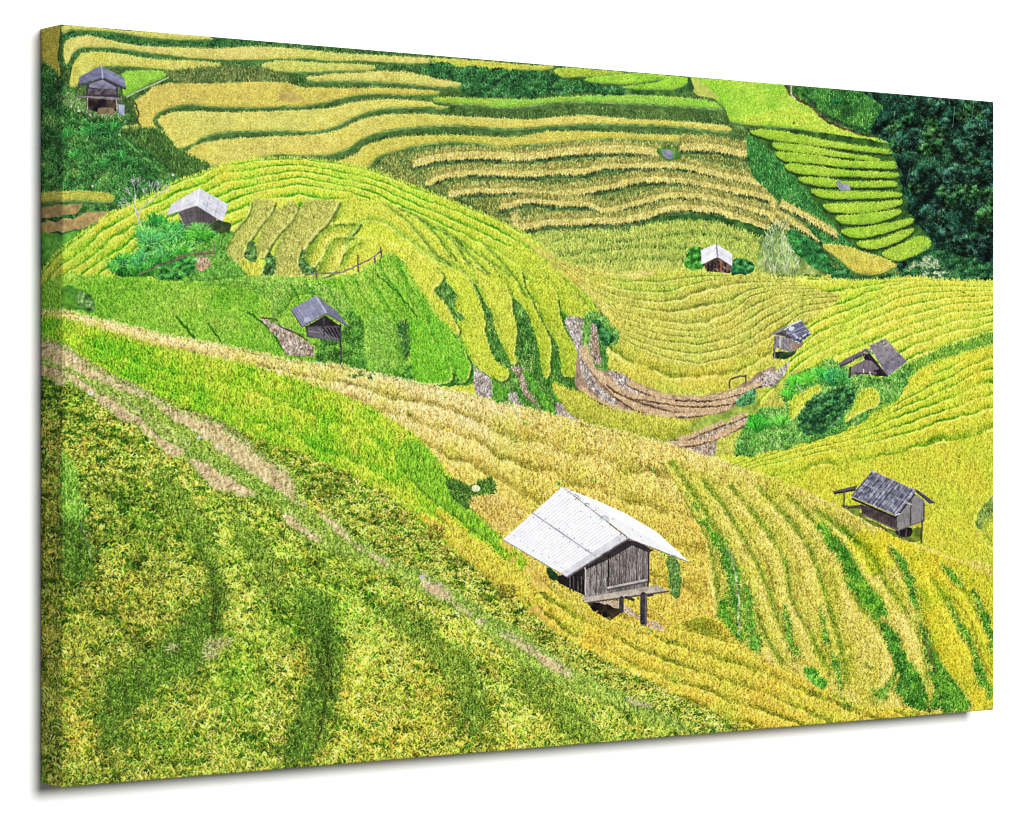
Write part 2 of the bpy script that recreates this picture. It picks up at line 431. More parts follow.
# big green field and the fan of green terraces on the right
field(a3((690, 112), (760, 118), (1024, 135)) + a4((140, 65), (190, 122), (255, 150), (300, 205), (400, 245), (480, 270), (550, 290), (560, 306), (440, 293), (320, 263), (180, 238), (40, 228)) + a3((900, 300), (860, 290), (840, 240), (780, 190), (700, 150)), (132, 192, 46), (166, 204, 58), pal=[(190, 220, 80, 1), (120, 180, 40, 1)])
gm = poly(a4((-30, 200), (100, 165), (240, 165), (320, 225), (480, 278), (545, 296), (440, 288), (320, 258), (180, 232), (0, 220)), rough=.8)
fill(gm, (196, 210, 60), (176, 204, 56), .1, op=.75); strokes(gm, .6, (1.5, 3), 90, 15, 0, None, 0, .12)
fill(poly(a3((690, 112), (740, 130), (810, 190), (790, 195), (720, 180)), rough=.4), (196, 186, 92), (170, 186, 70), .12)
fill(poly(a3((265, 118), (380, 100), (500, 95), (600, 105), (690, 110), (700, 175), (560, 185), (420, 175), (360, 150)), rough=.4), (50, 92, 44), (80, 120, 54), .25)
field(a3((140, 82), (220, 74), (420, 92), (340, 104), (200, 110), (160, 105)), (168, 184, 56), (150, 180, 50), bank=1.5)
field(a3((262, 122), (330, 108), (470, 96), (595, 104), (560, 122), (440, 138), (320, 132)), (136, 192, 48), (150, 198, 52), bank=2)
field(a3((420, 152), (560, 132), (610, 108), (680, 112), (680, 140), (630, 158), (520, 160)), (136, 194, 46), (150, 202, 52), bank=2)
fill(poly(a3((560, 65), (700, 100), (690, 112), (560, 88)), rough=.3), (90, 150, 44), (80, 130, 44))
shr = poly(a2((585, 205), (650, 178), (800, 200), (1024, 212)) + a3((100, 95), (180, 120), (300, 140), (420, 165), (400, 180), (200, 178), (60, 195)) + a2((980, 312), (800, 316), (750, 292), (735, 255), (640, 232)), rough=1.2)
fill(shr, (36, 84, 42), (52, 100, 54), .3)
leaves(shr, .07, (1.6, 3.6), [(48, 104, 50), (36, 82, 46), (72, 122, 70), (28, 64, 38)])
strokes(shr, .5, (1, 3), 90, 50, .1, [(80, 130, 70, 1), (36, 80, 44, 1)], .5, .25)
fill(poly(a4((0, 265), (80, 290), (130, 360), (220, 460), (300, 560), (380, 660), (450, 720), (560, 760), (600, 800), (400, 819), (300, 720), (200, 600), (100, 520), (0, 400)), rough=.8), (44, 108, 48), (70, 128, 56), .25)
strokes(poly(a4((0, 265), (80, 290), (220, 460), (380, 660), (560, 760), (600, 800), (400, 819), (300, 720), (200, 600), (100, 520), (0, 400))), .8, (1.5, 3.5), 90, 40, 0, [(90, 150, 70, 1), (30, 84, 40, 1)], .5, .25)
fill(poly(a4((20, 240), (560, 300), (610, 400), (640, 540), (690, 620), (760, 700), (700, 780), (600, 790), (430, 725), (330, 620), (230, 490), (120, 360)), rough=.4), (46, 84, 32), (66, 104, 42), .22)
GR = [(184, 206, 66, 2), (120, 170, 34, 2), (150, 190, 50, 1)]
for pp in ([(0, 252), (100, 246), (250, 275), (380, 300), (560, 325), (568, 342), (400, 325), (200, 300), (80, 282)],
           [(100, 297), (250, 312), (400, 342), (520, 360), (520, 372), (380, 357), (200, 337), (112, 322)],
           [(112, 337), (250, 346), (400, 371), (590, 376), (593, 402), (400, 397), (250, 382), (140, 370)],
           [(146, 386), (250, 391), (400, 411), (590, 421), (590, 440), (420, 437), (280, 432), (172, 416)],
           [(200, 441), (300, 441), (400, 456), (585, 457), (585, 478), (400, 479), (300, 476), (222, 461)],
           [(258, 491), (400, 496), (600, 501), (603, 520), (450, 526), (330, 526), (268, 511)],
           [(300, 550), (400, 546), (520, 541), (615, 532), (613, 552), (520, 576), (420, 586), (332, 580)],
           [(356, 601), (450, 591), (560, 576), (615, 573), (608, 592), (530, 621), (430, 633), (372, 625)],
           [(377, 655), (480, 641), (570, 626), (660, 607), (664, 627), (570, 661), (470, 686), (402, 680)],
           [(440, 706), (540, 691), (600, 666), (665, 650), (664, 667), (600, 706), (520, 731), (462, 728)],
           [(541, 752), (620, 712), (700, 682), (740, 700), (733, 730), (660, 765), (592, 780)]):
    field(a4(*pp), (150, 188, 46), (166, 196, 54), pal=GR, bank=2.6, dark=(38, 66, 26), lip=(120, 138, 70), rough=.15)
for q in (a4((365, 455), (380, 470), (360, 475), (352, 460)), a4((365, 470), (400, 466), (410, 490), (370, 493))):
    fill(poly(q, rough=.3), (170, 168, 186), (120, 118, 140), .2, N3)
field(a4((300, 716), (360, 715), (450, 740), (560, 775), (600, 800)) + b4((590, 70), (520, 98), (430, 90), (370, 40), (320, 5)), (200, 176, 60), (212, 190, 74), pal=GOLD, bank=2)
field(b4((255, 40), (275, 28), (300, 50), (335, 100), (330, 120), (300, 115), (280, 80)), (196, 176, 62), (180, 170, 60), pal=GOLD, bank=0)
sheaf(a4((130, 548), (200, 585), (300, 640), (355, 678)), 4, 2)
fill(poly(a4((40, 700), (150, 660), (230, 700), (300, 760), (330, 830), (60, 830)), rough=1), (110, 140, 62), (150, 166, 84), .25)
strokes(poly(a4((60, 690), (150, 650), (220, 720), (200, 830), (70, 830))), .13, (8, 17), 90, 16, .18, [(196, 200, 180, 2), (150, 160, 130, 2), (100, 140, 70, 1)], .8, .15)
leaves(poly(a4((150, 670), (200, 665), (300, 740), (340, 800), (380, 830), (300, 830), (200, 760))), .08, (2, 4), [(40, 110, 56), (60, 130, 60)])
# forest
sl = poly(a4((190, 60), (540, 80), (560, 200), (500, 270), (400, 242), (310, 200), (250, 150)), rough=.6)
fill(sl, (44, 102, 40), (74, 128, 46), .25, N25); strokes(sl, .8, (1.5, 4), 90, 40, 0, [(96, 150, 60, 1), (36, 88, 40, 2), (60, 116, 60, 1)], .6, .25); tint(sl, nz_at(9, 70), .9, (1.2, 1.12, 1.1), (.6, .66, .75))
leaves(poly(a4((330, 120), (355, 112), (370, 135), (340, 140))), .5, (1.5, 3), [(36, 96, 50)])
line(a4((150, 66), (165, 95), (195, 122), (250, 150), (300, 198), (400, 243), (490, 272)), (86, 60, 44), 2.0, .35, jit=.5, op=.8)
leaves(ribbon(a4((200, 90), (250, 128), (300, 180), (420, 232), (520, 270)), 3), .25, (1, 2), [(40, 60, 44), (70, 62, 56), (36, 92, 46)])
line(a4((168, 62), (170, 100), (188, 120)), (190, 180, 160), 1); line(a4((265, 75), (266, 130)), (120, 140, 120), .8)
fo = poly(a4((500, 80), (1100, 110), (1100, 900), (900, 870), (640, 830), (610, 790), (700, 770), (752, 720), (720, 670), (660, 600), (630, 520), (610, 430), (590, 340), (570, 290), (500, 262), (520, 200), (545, 140)), rough=1.2)
fill(fo, (14, 50, 44), (22, 66, 54), .35, N25)
leaves(fo, .012, (7, 12), [(26, 76, 64), (18, 58, 52), (38, 92, 70)], .2)
for _ in range(90):
    q = rng.choice(np.flatnonzero(fo)); cy, cx = q // PW / S, q % PW / S
    r = rng.uniform(6, 14)
    el = ((XX - cx) / r) ** 2 + ((YY - cy) / (r * .9)) ** 2 + .55 * N8 + .25 * N3
    blue = rng.random() < .5
    cs = [(36, 92, 80), (66, 122, 108), (22, 62, 60)] if blue else [(42, 106, 64), (72, 138, 84), (22, 68, 50)]
    i = np.nonzero((el < 1.5) & fo & (YY > cy + r * .3)); img[i] *= .62
    m_ = (el < 1) & fo; leaves(m_, 1, (1.4, 3.4), cs, .14, .5)
    i = np.nonzero(m_); img[i] *= (1.05 - .45 * (YY[i] - cy) / r - .15 * (XX[i] - cx) / r)[:, None]
    g = ((el < .55) & (YY < cy - r * .1) & fo); strokes(g, .5, (.8, 2), 90, 80, 0, [(96, 148, 128, 1)] if blue else [(96, 158, 96, 1)], .4, .15)
i = np.nonzero(fo); img[i] *= np.array((.96, .86, .74), np.float32); img[i] *= np.clip(.78 + .34 * nz_at(7, 33)[i] + .28 * N3[i], .22, 1.3)[:, None]
tint(fo, N25, .8, (1.15, 1.08, 1.0), (.85, .85, 1.0))
strokes(fo & (nz_at(7, 33) > .1), .25, (.8, 1.8), 90, 80, 0, [(90, 150, 110, 2), (110, 160, 96, 1)], .55, .2)
for q in (((838, 150), (830, 235)), ((915, 128), (910, 200)), ((592, 170), (590, 215)), ((815, 118), (818, 140)), ((655, 400), (640, 470))):
    line(a4(*q), (130, 148, 138), .8, .3, jit=.15, op=.7)
fill(poly(a4((700, 760), (760, 740), (860, 760), (960, 800), (1020, 819), (900, 850), (640, 840))), (44, 96, 56), (60, 116, 64), .3, op=.7)
leaves(poly(a4((690, 765), (760, 735), (860, 755), (1040, 810), (1040, 860), (640, 850)), rough=1) & (YY < 279), .1, (1.5, 3.4), [(44, 96, 54), (62, 116, 64), (30, 76, 46)])
leaves(poly(b4((650, 90), (700, 30), (760, 40), (830, 100), (780, 118))), .2, (1, 2.2), [(130, 160, 110), (60, 110, 70), (40, 90, 56), (170, 180, 130)])
leaves(poly(b4((340, 100), (400, 70), (430, 110), (600, 100), (680, 80), (700, 115), (500, 130), (350, 130))), .14, (1.5, 3.5), [(36, 92, 50), (60, 120, 60)])
# brushy slope at upper left
br = poly(a1((-20, 240), (95, 262), (160, 330), (230, 385), (370, 395), (330, 450), (420, 520), (520, 600), (580, 650), (560, 690), (430, 740), (280, 800), (180, 860), (60, 960), (-30, 1080)), rough=1)
fill(br, (40, 88, 38), (60, 108, 46), .35, N25)
leaves(br, .06, (2, 5), [(50, 108, 46), (34, 84, 38), (72, 124, 58), (28, 62, 32), (84, 128, 50)], .25)
strokes(br, .7, (2, 5), 90, 45, .1, [(76, 136, 60, 2), (36, 76, 36, 2), (108, 150, 84, 1)], .5, .25)
tint(br, N25, .9, (1.2, 1.08, 1.05), (.72, .8, .85))
fill(poly(a1((320, 460), (480, 450), (580, 540), (700, 600), (640, 650), (560, 640), (440, 540)), rough=.8), (60, 92, 40), (84, 108, 48), .3)
strokes(poly(a1((320, 460), (480, 450), (580, 540), (700, 600), (640, 650), (560, 640), (440, 540))), .8, (2, 4), 90, 30, 0, [(70, 120, 50, 1), (40, 66, 34, 1)], .5, .25)
line(a1((345, 490), (420, 555), (500, 620), (560, 670)), (84, 130, 60), 2, .3, jit=.4)
strokes(poly(a1((90, 300), (180, 340), (280, 385), (370, 400), (350, 420), (200, 400), (90, 340)), rough=1), 1.0, (2, 4), 90, 40, 0, [(150, 150, 100, 1), (90, 120, 60, 2), (110, 110, 80, 1)], .7, .25)
for x, y in ((160, 372), (205, 388), (325, 470), (545, 635), (215, 680)):
    fill(poly(a1((x - 6, y), (x, y - 6), (x + 7, y), (x, y + 6))), (190, 190, 180), None, .2)
for x, y, l in ((205, 470, 15), (110, 480, 14), (290, 460, 16), (150, 560, 10), (330, 560, 10), (260, 600, 9)):
    p = a1((x, y))[0]; tuft(p[0], p[1], 40, l, (54, 132, 56))
field(a1((-20, 712), (90, 702), (200, 700), (292, 714), (290, 742), (180, 738), (90, 738), (-20, 745)), (200, 178, 60), (170, 164, 60), pal=GOLD, bank=4)
fill(poly(a1((-20, 765), (90, 760), (160, 752), (158, 780), (110, 800), (-20, 810)), rough=.8), (182, 142, 92), (150, 120, 76), .2)
fill(poly(a1((130, 812), (200, 788), (285, 786), (270, 812), (180, 850), (100, 870), (-20, 880), (-20, 840)), rough=.8), (186, 148, 96), (164, 130, 80), .2)
fill(poly(a1((-20, 880), (90, 880), (180, 850), (230, 830), (150, 900), (80, 980), (-20, 1060)), rough=.6), (70, 130, 40), (90, 150, 50), .2)

# --------------------------------- dome -------------------------------------
TOP = [(36, 282), (50, 262), (62, 249), (85, 232), (111, 214), (140, 200), (177, 182), (199, 175), (221, 166), (250, 161), (290, 159), (329, 162), (373, 171), (417, 188), (451, 201), (480, 213), (505, 224), (530, 237), (548, 252), (569, 268), (585, 288), (600, 318)]
dome = poly(TOP + [(604, 340), (580, 430), (480, 420), (400, 390), (330, 330), (200, 300), (36, 300)], rough=.35, fine=.3)
fill(dome, (192, 206, 48), (206, 208, 58), .08, N25)
s = sheets([TOP, [(36, 345), (62, 312), (100, 276), (150, 240), (200, 213), (250, 195), (300, 186), (350, 194), (400, 214), (450, 240), (500, 266), (560, 300), (604, 330)], [(36, 420), (62, 380), (150, 320), (250, 250), (300, 230), (350, 236), (400, 262), (450, 300), (500, 340), (604, 400)]])
rows(dome, s, 4.2, .62, (224, 224, 84), (124, 166, 28), .3)
i = np.nonzero(dome & (XX > 330) & (s < 1)); t = (np.clip(N25[i] * .4 + .25, 0, .6))[:, None]; img[i] = img[i] * (1 - t) + C3((130, 176, 30)) * t
strokes(dome, 1.0, (2, 4.2), 90, 20, .1, [(226, 222, 90, 3), (172, 190, 36, 2), (140, 170, 28, 1)], .4, .13)
furrow(dome, s, 4.2, .7, .22, .1, (.42, .2, .45), .84, .55)
tint(dome, N25, .7)
i = np.nonzero(dome & (XX < 160) & (YY > 225)); img[i] *= (1 - .08 * np.clip((160 - XX[i]) / 90, 0, 1))[:, None]


def terr(p, c, cb, pal, L=(1.6, 3.4), lum=.16, dark=None, dens=1.1, sh=(2.0, 1.2), rim=None):
    if dark is not None:
        fill(poly(shift(p, sh[0], sh[1]), rough=.4), dark, None, .25, op=.85)
    m = poly(p, rough=.35, fine=.3)
    fill(m, c, cb, .1, N25)
    strokes(m, dens, L, 90, 22, .1, pal, .45, lum)
    relief(m, 3.4, .34, .05, -.9, -.35, (.8, .45, .9))
    b_ = soft(m, .8); g_ = b_ - np.roll(np.roll(b_, -3, 0), -2, 1)
    e_ = m & (g_ > .1) & (N3 > -.6); img[e_] = img[e_] * .45 + C3((238, 230, 128)) * .55
    if rim is not None:
        line(list(p) + [p[0]], rim, 1.3, .2, op=.35, jit=.4)
    return m


YG = [(226, 226, 88, 3), (188, 196, 42, 3), (144, 168, 32, 1)]
OL = [(188, 180, 96, 2), (140, 138, 56, 2), (206, 192, 92, 1)]
GS = [(110, 190, 40, 2), (60, 140, 16, 2), (136, 206, 60, 1)]
# shaded creases on the right flank
fl = poly(b2((420, 315), (560, 300), (700, 400), (800, 440), (960, 470), (1024, 480)) + b3((60, 380), (190, 400), (300, 395), (300, 470), (350, 560), (270, 650), (240, 700), (160, 700), (200, 840), (60, 840)) + b2((780, 819), (760, 700), (600, 480)), rough=.6)
fill(fl, (84, 144, 44), (62, 116, 42), .3, N25)
leaves(fl, .05, (2, 4), [(72, 136, 46), (52, 102, 40), (100, 156, 60), (110, 126, 64)])
tint(fl, N25, .9, (1.15, 1.05, 1.1), (.75, .82, .85))
strokes(fl, .8, (2, 5), 90, 35, .1, [(90, 165, 50, 2), (40, 96, 36, 2), (120, 150, 80, 1)], .5, .25)
DK = (76, 112, 30)
LM, LM2 = (192, 206, 44), (206, 212, 60)
terr(zf((300, 0), (420, 0), (520, 70), (580, 130), (640, 190), (700, 260), (742, 305), (700, 272), (640, 215), (590, 150), (500, 95), (460, 75), (380, 20)), LM, LM2, YG, dark=DK)
terr(zf((490, 100), (540, 110), (600, 160), (640, 220), (690, 268), (736, 312), (722, 332), (640, 322), (610, 312), (590, 270), (575, 210), (530, 150)), (200, 212, 50), LM, YG, dark=DK)
terr(zf((290, 0), (380, 20), (460, 80), (520, 150), (560, 200), (575, 260), (580, 320), (610, 400), (660, 480), (686, 560), (670, 606), (600, 613), (585, 560), (575, 480), (530, 400), (500, 340), (480, 280), (440, 200), (420, 130), (350, 50)), (176, 196, 42), LM, YG, dark=DK)
terr(zf((180, 0), (240, 0), (330, 60), (390, 100), (410, 180), (440, 240), (470, 310), (510, 380), (535, 450), (536, 520), (526, 612), (500, 606), (485, 530), (470, 440), (440, 350), (400, 272), (370, 246), (350, 222), (310, 150), (250, 80)), LM, (180, 200, 44), YG, dark=DK)
terr(zf((100, -10), (185, 0), (240, 70), (290, 130), (330, 190), (356, 262), (345, 245), (310, 200), (240, 155), (160, 105)), LM2, LM, YG, dark=DK)
terr(zf((0, -10), (100, 50), (170, 110), (250, 160), (310, 200), (345, 242), (356, 300), (370, 380), (366, 450), (361, 510), (377, 545), (350, 553), (325, 510), (290, 440), (265, 380), (255, 310), (215, 250), (190, 200), (150, 140), (60, 70), (0, 40)), LM2, (200, 204, 48), YG, dark=DK)
terr(b2((640, 180), (720, 240), (790, 320), (850, 380), (790, 350), (720, 300), (660, 230)), LM2, LM, YG, dark=DK)
terr(b2((480, 120), (580, 170), (660, 250), (720, 330), (680, 320), (620, 280), (560, 210)), LM2, LM, YG, dark=DK)
terr(b2((222, 135), (245, 88), (330, 78), (420, 90), (500, 130), (560, 180), (640, 260), (700, 330), (760, 380), (830, 440), (780, 420), (700, 360), (600, 300), (500, 230), (420, 185), (320, 180), (210, 190)), (206, 202, 60), (190, 192, 56), YG, dark=DK)
terr(b2((290, 232), (330, 178), (400, 174), (480, 220), (560, 280), (640, 338), (700, 360)) + zf((60, 75), (120, 120), (165, 190), (200, 270), (215, 360), (225, 430), (260, 530), (331, 592), (310, 636), (240, 612), (170, 560), (120, 470), (95, 380), (90, 347), (125, 340), (100, 310), (70, 290), (85, 230), (70, 200), (30, 150), (0, 125)) + b2((660, 380), (560, 312), (440, 256)), LM, LM2, YG, dark=DK)
terr(b2((105, 320), (130, 250), (180, 190), (300, 178), (330, 185), (280, 235), (200, 250), (180, 310), (140, 360), (110, 350)), (194, 188, 64), (180, 176, 60), YG, dark=(80, 104, 40))
terr(b2((130, 400), (170, 340), (200, 250), (230, 235), (300, 240), (260, 300), (240, 360), (180, 400)), (196, 188, 66), (180, 172, 64), YG, dark=(80, 104, 40))
terr(b2((240, 380), (262, 330), (270, 290), (300, 250), (380, 238), (460, 264), (540, 300), (620, 338), (666, 390), (660, 420), (630, 446), (642, 470), (682, 520), (722, 590), (732, 632), (700, 622), (650, 562), (600, 492), (560, 442), (530, 392), (496, 326), (420, 314), (380, 350), (300, 390)), (202, 200, 52), (214, 206, 66), YG, dark=DK, rim=(232, 224, 110))
CRS = [[(300, 180), (210, 186), (150, 225), (110, 290), (104, 340)], [(300, 240), (225, 240), (190, 290), (165, 350), (140, 390)], [(330, 255), (275, 290), (245, 350)], [(245, 92), (218, 165)], [(420, 95), (500, 150), (560, 215), (620, 290), (690, 345)], [(560, 150), (640, 225), (695, 310)], [(650, 190), (720, 270), (770, 340)], [(700, 230), (790, 320), (850, 385)], [(830, 262), (900, 330), (960, 400), (1000, 470)], [(480, 110), (600, 170), (720, 240), (840, 320), (940, 390)]]
for q in CRS:
    q = b2(*q)
    b = soft(ribbon(shift(q, 3.0, 1.6), 4.5), 2.0); i = np.nonzero(b > .02); img[i] *= 1 - b[i][:, None] * np.array((.26, .14, .2), np.float32)
    b = soft(ribbon(shift(q, -4, -1.6), 5), 2.4); i = np.nonzero(b > .02); img[i] *= 1 + b[i][:, None] * np.array((.10, .09, .16), np.float32)
    line(shift(q, 1.0, .5), (112, 140, 40), 2.6, .3, op=.4, jit=.35); line(shift(q, .4, .3), (96, 116, 34), 1.0, .3, op=.55, jit=.45); line(shift(q, -.9, -.4), (240, 234, 138), .9, .15, op=.45, jit=.45)
q = b2((256, 290), (290, 232), (330, 178), (410, 176), (480, 222), (560, 282), (640, 340), (730, 372), (778, 412), (812, 480))
line(shift(q, 0, -1), (236, 230, 130), 1.2, .15, op=.5, jit=.5)
b = soft(ribbon(shift(q, 2, -3.5), 5), 2.2); i = np.nonzero(b > .02); img[i] *= 1 - b[i][:, None] * np.array((.24, .12, .2), np.float32)
# small mown plots
for pp in (b1((750, 300), (800, 210), (850, 150), (868, 92), (920, 80), (962, 95), (940, 140), (900, 190), (862, 250), (840, 300), (850, 330), (800, 358), (768, 345)),
           b1((876, 285), (902, 220), (950, 140), (985, 112), (1030, 95), (1058, 115), (1033, 160), (985, 215), (950, 260), (922, 315), (885, 310)),
           b1((960, 385), (962, 290), (1000, 210), (1050, 150), (1083, 97), (1140, 84), (1216, 90), (1216, 112), (1180, 172), (1132, 222), (1092, 272), (1062, 312), (1062, 362), (1082, 395), (1010, 400))):
    terr(pp, (172, 166, 78), (188, 178, 76), OL, dark=(96, 110, 44), rim=(206, 196, 90))
for q in (b1((966, 92), (945, 140), (902, 195), (860, 255), (836, 310), (850, 335)), b1((1062, 112), (1036, 162), (988, 216), (952, 262), (922, 320)), b1((1218, 112), (1182, 174), (1134, 224), (1094, 274), (1064, 314), (1066, 370)), b1((750, 300), (800, 210), (852, 148), (868, 92))):
    line(shift(q, .5, .4), (104, 118, 50), 1.7, .3, op=.75, jit=.3); line(shift(q, -1, -.4), (206, 198, 108), 1.2, .2, op=.6, jit=.3)
terr(b1((820, 350), (850, 325), (900, 340), (912, 392), (850, 396)), (200, 186, 62), (190, 180, 60), YG)
for pp in (b1((840, 310), (870, 240), (890, 320), (870, 335)), b1((915, 385), (935, 300), (965, 330), (950, 390)), b2((80, 300), (100, 290), (110, 340), (150, 370), (90, 380))):
    leaves(poly(pp), .25, (1.2, 2.6), [(80, 120, 60), (100, 140, 70), (60, 96, 48)])

i = np.nonzero(dome & (XX > 60)); img[i] *= np.array((.955, 1.0, .96), np.float32)
vo = np.clip((XX - 380) / 180, 0, 1) * np.clip((YY - 200) / 120, 0, 1) * .12; img[dome] *= (1 - vo[dome])[:, None]
# ----------------------- green slopes at mid left ----------------------------
gs = poly([(36, 300), (62, 276)] + b1((200, 400), (360, 395), (560, 420), (700, 420), (800, 400), (960, 405)) + b2((60, 405), (180, 408), (300, 392), (390, 345), (430, 312), (490, 322), (530, 392), (600, 490), (660, 580), (730, 650), (770, 710), (785, 770), (760, 840), (400, 840)) + [(300, 400), (36, 380)], rough=.5, fine=.3)
fill(gs, (108, 166, 36), (126, 180, 48), .12, N25)
rows(gs & (XX < 290), sheets([[(36, 282), (100, 270), (200, 262), (300, 270)], [(36, 380), (150, 330), (240, 340), (300, 372)]]), 5, .35, (140, 205, 50), (60, 140, 14), .5)
strokes(gs, 1.2, (2, 4.2), 90, 28, .15, [(146, 198, 66, 2), (80, 142, 26, 2), (112, 172, 38, 2), (56, 110, 18, 1)], .55, .18)
tint(gs, N25, .8, (1.15, 1.02, 1.2), (.86, .95, .85))
relief(gs, 5, .3, .1)
pb = poly(b1((660, 430), (760, 400), (960, 400), (1024, 410)) + b2((120, 420), (210, 440), (280, 500), (300, 560), (280, 600), (150, 480), (60, 480), (0, 560)) + b1((960, 560), (930, 480), (800, 440)), rough=.6)
fill(pb, (126, 172, 56), (104, 160, 46), .2); strokes(pb, 1, (2, 4.5), 90, 35, .2, [(160, 196, 90, 2), (84, 140, 40, 2)], .5, .2); relief(pb, 5, .4, .15)
gq = XX - .55 * YY
furrow(gs & (XX > 290), gq / 17.0, 1, .5, .2, .1, (.4, .2, .4), .9)
for pp, w in ((b1((560, 560), (590, 600), (632, 650)), 2), (b1((690, 590), (740, 660)), 1.6), (b1((850, 540), (940, 610), (1000, 700)), 1.5), (b2((400, 390), (480, 460), (560, 560)), 1.4), (b2((600, 590), (620, 660), (690, 740)), 2.5)):
    line(pp, (34, 92, 16), w, .3, jit=.4, op=.85)
line(b2((430, 380), (500, 460), (545, 520)), (130, 200, 60), 1.5, .2, op=.6, jit=.4)
fill(poly(b1((100, 440), (150, 440), (215, 480), (215, 545), (150, 530), (95, 540)), rough=.6), (90, 150, 40), (60, 116, 36), .25)
leaves(poly(b1((170, 460), (215, 480), (212, 540), (150, 510))), .2, (1.5, 3), [(70, 120, 50), (110, 150, 80)])
# shrubs below the open hut
sb = poly(b2((230, 600), (300, 540), (340, 600), (360, 700), (480, 600), (540, 620), (530, 760), (700, 700), (790, 760), (760, 840), (200, 840), (150, 700)), rough=.8)
fill(sb & gs, (66, 130, 36), (96, 160, 44), .3)
leaves(sb & gs, .07, (2, 3.6), [(76, 146, 40), (56, 112, 34), (116, 172, 56), (44, 90, 36)])
strokes(sb & gs, .5, (2, 4), 90, 35, .2, [(120, 176, 60, 2), (50, 104, 34, 2)], .6, .2)
pl = poly(b2((350, 590), (420, 556), (470, 600), (505, 700), (498, 790), (420, 819), (360, 780)), rough=.6)
fill(pl, (116, 168, 50), (98, 156, 40), .15); strokes(pl, 1.1, (2, 4), 90, 30, .2, [(150, 190, 84, 2), (80, 140, 36, 2)], .5, .2); relief(pl, 6, .5, .2)
terr(b2((530, 590), (590, 580), (640, 680), (700, 770), (690, 830), (560, 830), (540, 720)), (96, 168, 30), (112, 178, 38), GS, dark=(40, 90, 30))
terr(b2((600, 560), (660, 580), (740, 680), (782, 770), (750, 830), (700, 760), (640, 680)), (96, 166, 32), (112, 178, 40), GS, dark=(40, 90, 30))
strokes(poly(b2((480, 590), (515, 580), (530, 690), (512, 720), (490, 650)), rough=.8), .8, (1.5, 4), 90, 40, .1, [(50, 100, 44, 2), (96, 116, 76, 1), (36, 76, 32, 2)], .8, .2)


def stubble(p, c=(158, 132, 112), cb=(190, 172, 160)):
    m = poly(p, rough=.5)
    fill(m, c, cb, .25, N3)
    strokes(m, .8, (1, 2.6), 90, 30, 0, [(226, 214, 206, 2), (110, 84, 66, 2), (84, 100, 60, 1)], .7, .2)
    return m


stubble(b1((900, 568), (960, 578), (1030, 622)) + b2((60, 630), (122, 670), (136, 722), (60, 716), (20, 712)) + b1((1000, 695), (950, 620)))
line(b1((905, 564), (970, 574)) + b2((0, 600), (70, 630), (130, 668)), (80, 70, 50), 1.2, .3)
line(b2((-40, 575), (60, 610), (160, 690)), (110, 168, 50), 2.4, .25, jit=.4)
stubble(zf((168, 582), (210, 597), (255, 645), (263, 688), (240, 716), (178, 702), (163, 640)), (150, 138, 140), (204, 194, 200))
stubble(zf((330, 692), (368, 690), (392, 745), (395, 775), (340, 735)), (150, 136, 134), (196, 184, 184))
stubble(zf((346, 572), (405, 570), (410, 640), (440, 700), (492, 782), (452, 745), (402, 692), (378, 622)), (140, 104, 84), (176, 150, 132))
stubble(zf((560, 742), (600, 752), (672, 823), (580, 830)), (140, 122, 114), (190, 172, 166))
for pp in (zf((262, 640), (300, 660), (330, 690), (290, 740), (250, 720)), zf((400, 575), (420, 640), (470, 710), (520, 790), (560, 800), (520, 720), (460, 640)), zf((540, 620), (580, 660), (600, 740), (560, 720))):
    m_ = poly(pp, rough=.8); fill(m_, (84, 150, 44), (64, 120, 42), .25); strokes(m_, .8, (1.5, 3.5), 90, 35, .1, GS, .5, .2)
# fence
line(b2((105, 388), (180, 382), (250, 378), (320, 348), (370, 322), (418, 290)), (120, 118, 110), 1.3, .2, jit=.2)
for q in (((148, 372), (148, 402)), ((318, 308), (320, 375)), ((412, 275), (416, 318)), ((388, 318), (388, 340))):
    line(b2(*q), (104, 92, 88), 1.1, .2)
# shrubs round the hut on the dome
sh = poly(b1((320, 380), (300, 330), (400, 290), (410, 200), (470, 165), (560, 180), (620, 200), (700, 190), (790, 210), (760, 290), (820, 360), (840, 395), (660, 415), (560, 415), (420, 392)), rough=.8)
fill(sh, (74, 136, 42), (100, 160, 50), .25)
strokes(sh, .9, (1.5, 4), 90, 40, .15, [(96, 160, 56, 3), (56, 110, 40, 2), (124, 176, 80, 1)], .6, .22)
stubble(b1((630, 330), (690, 320), (700, 345), (660, 375), (640, 360)), (176, 132, 96), (200, 160, 120))
TALL = [(74, 172, 48, 4), (44, 130, 46, 3), (116, 204, 76, 2), (30, 92, 40, 2), (60, 150, 84, 1)]
for pp, L_ in ((zg((352, 330), (385, 300), (450, 300), (540, 320), (578, 360), (560, 420), (500, 460), (420, 470), (370, 420)), (7, 14)), (zg((235, 500), (270, 450), (350, 430), (410, 470), (400, 515), (300, 518)), (5, 10)), (zg((590, 330), (620, 300), (665, 305), (682, 330), (655, 358), (612, 352)), (5, 11))):
    m_ = poly(pp, rough=1); fill(m_, (50, 120, 40), (70, 150, 46), .2); strokes(m_, 1.3, L_, 92, 24, .22, TALL, .9, .3)
    yy_, xx_ = np.nonzero(m_)
    for _ in range(int(len(yy_) / S / S / 70) + 3):
        k_ = rng.integers(len(yy_)); tuft(xx_[k_] / S, yy_[k_] / S, 34, L_[1] * 1.25, TALL[rng.integers(5)][:3], 22, .22)
    strokes(m_, .10, L_, 90, 30, .35, [(120, 206, 76, 2), (90, 180, 80, 1)], .8, .15); relief(m_, 6, .5, .14)
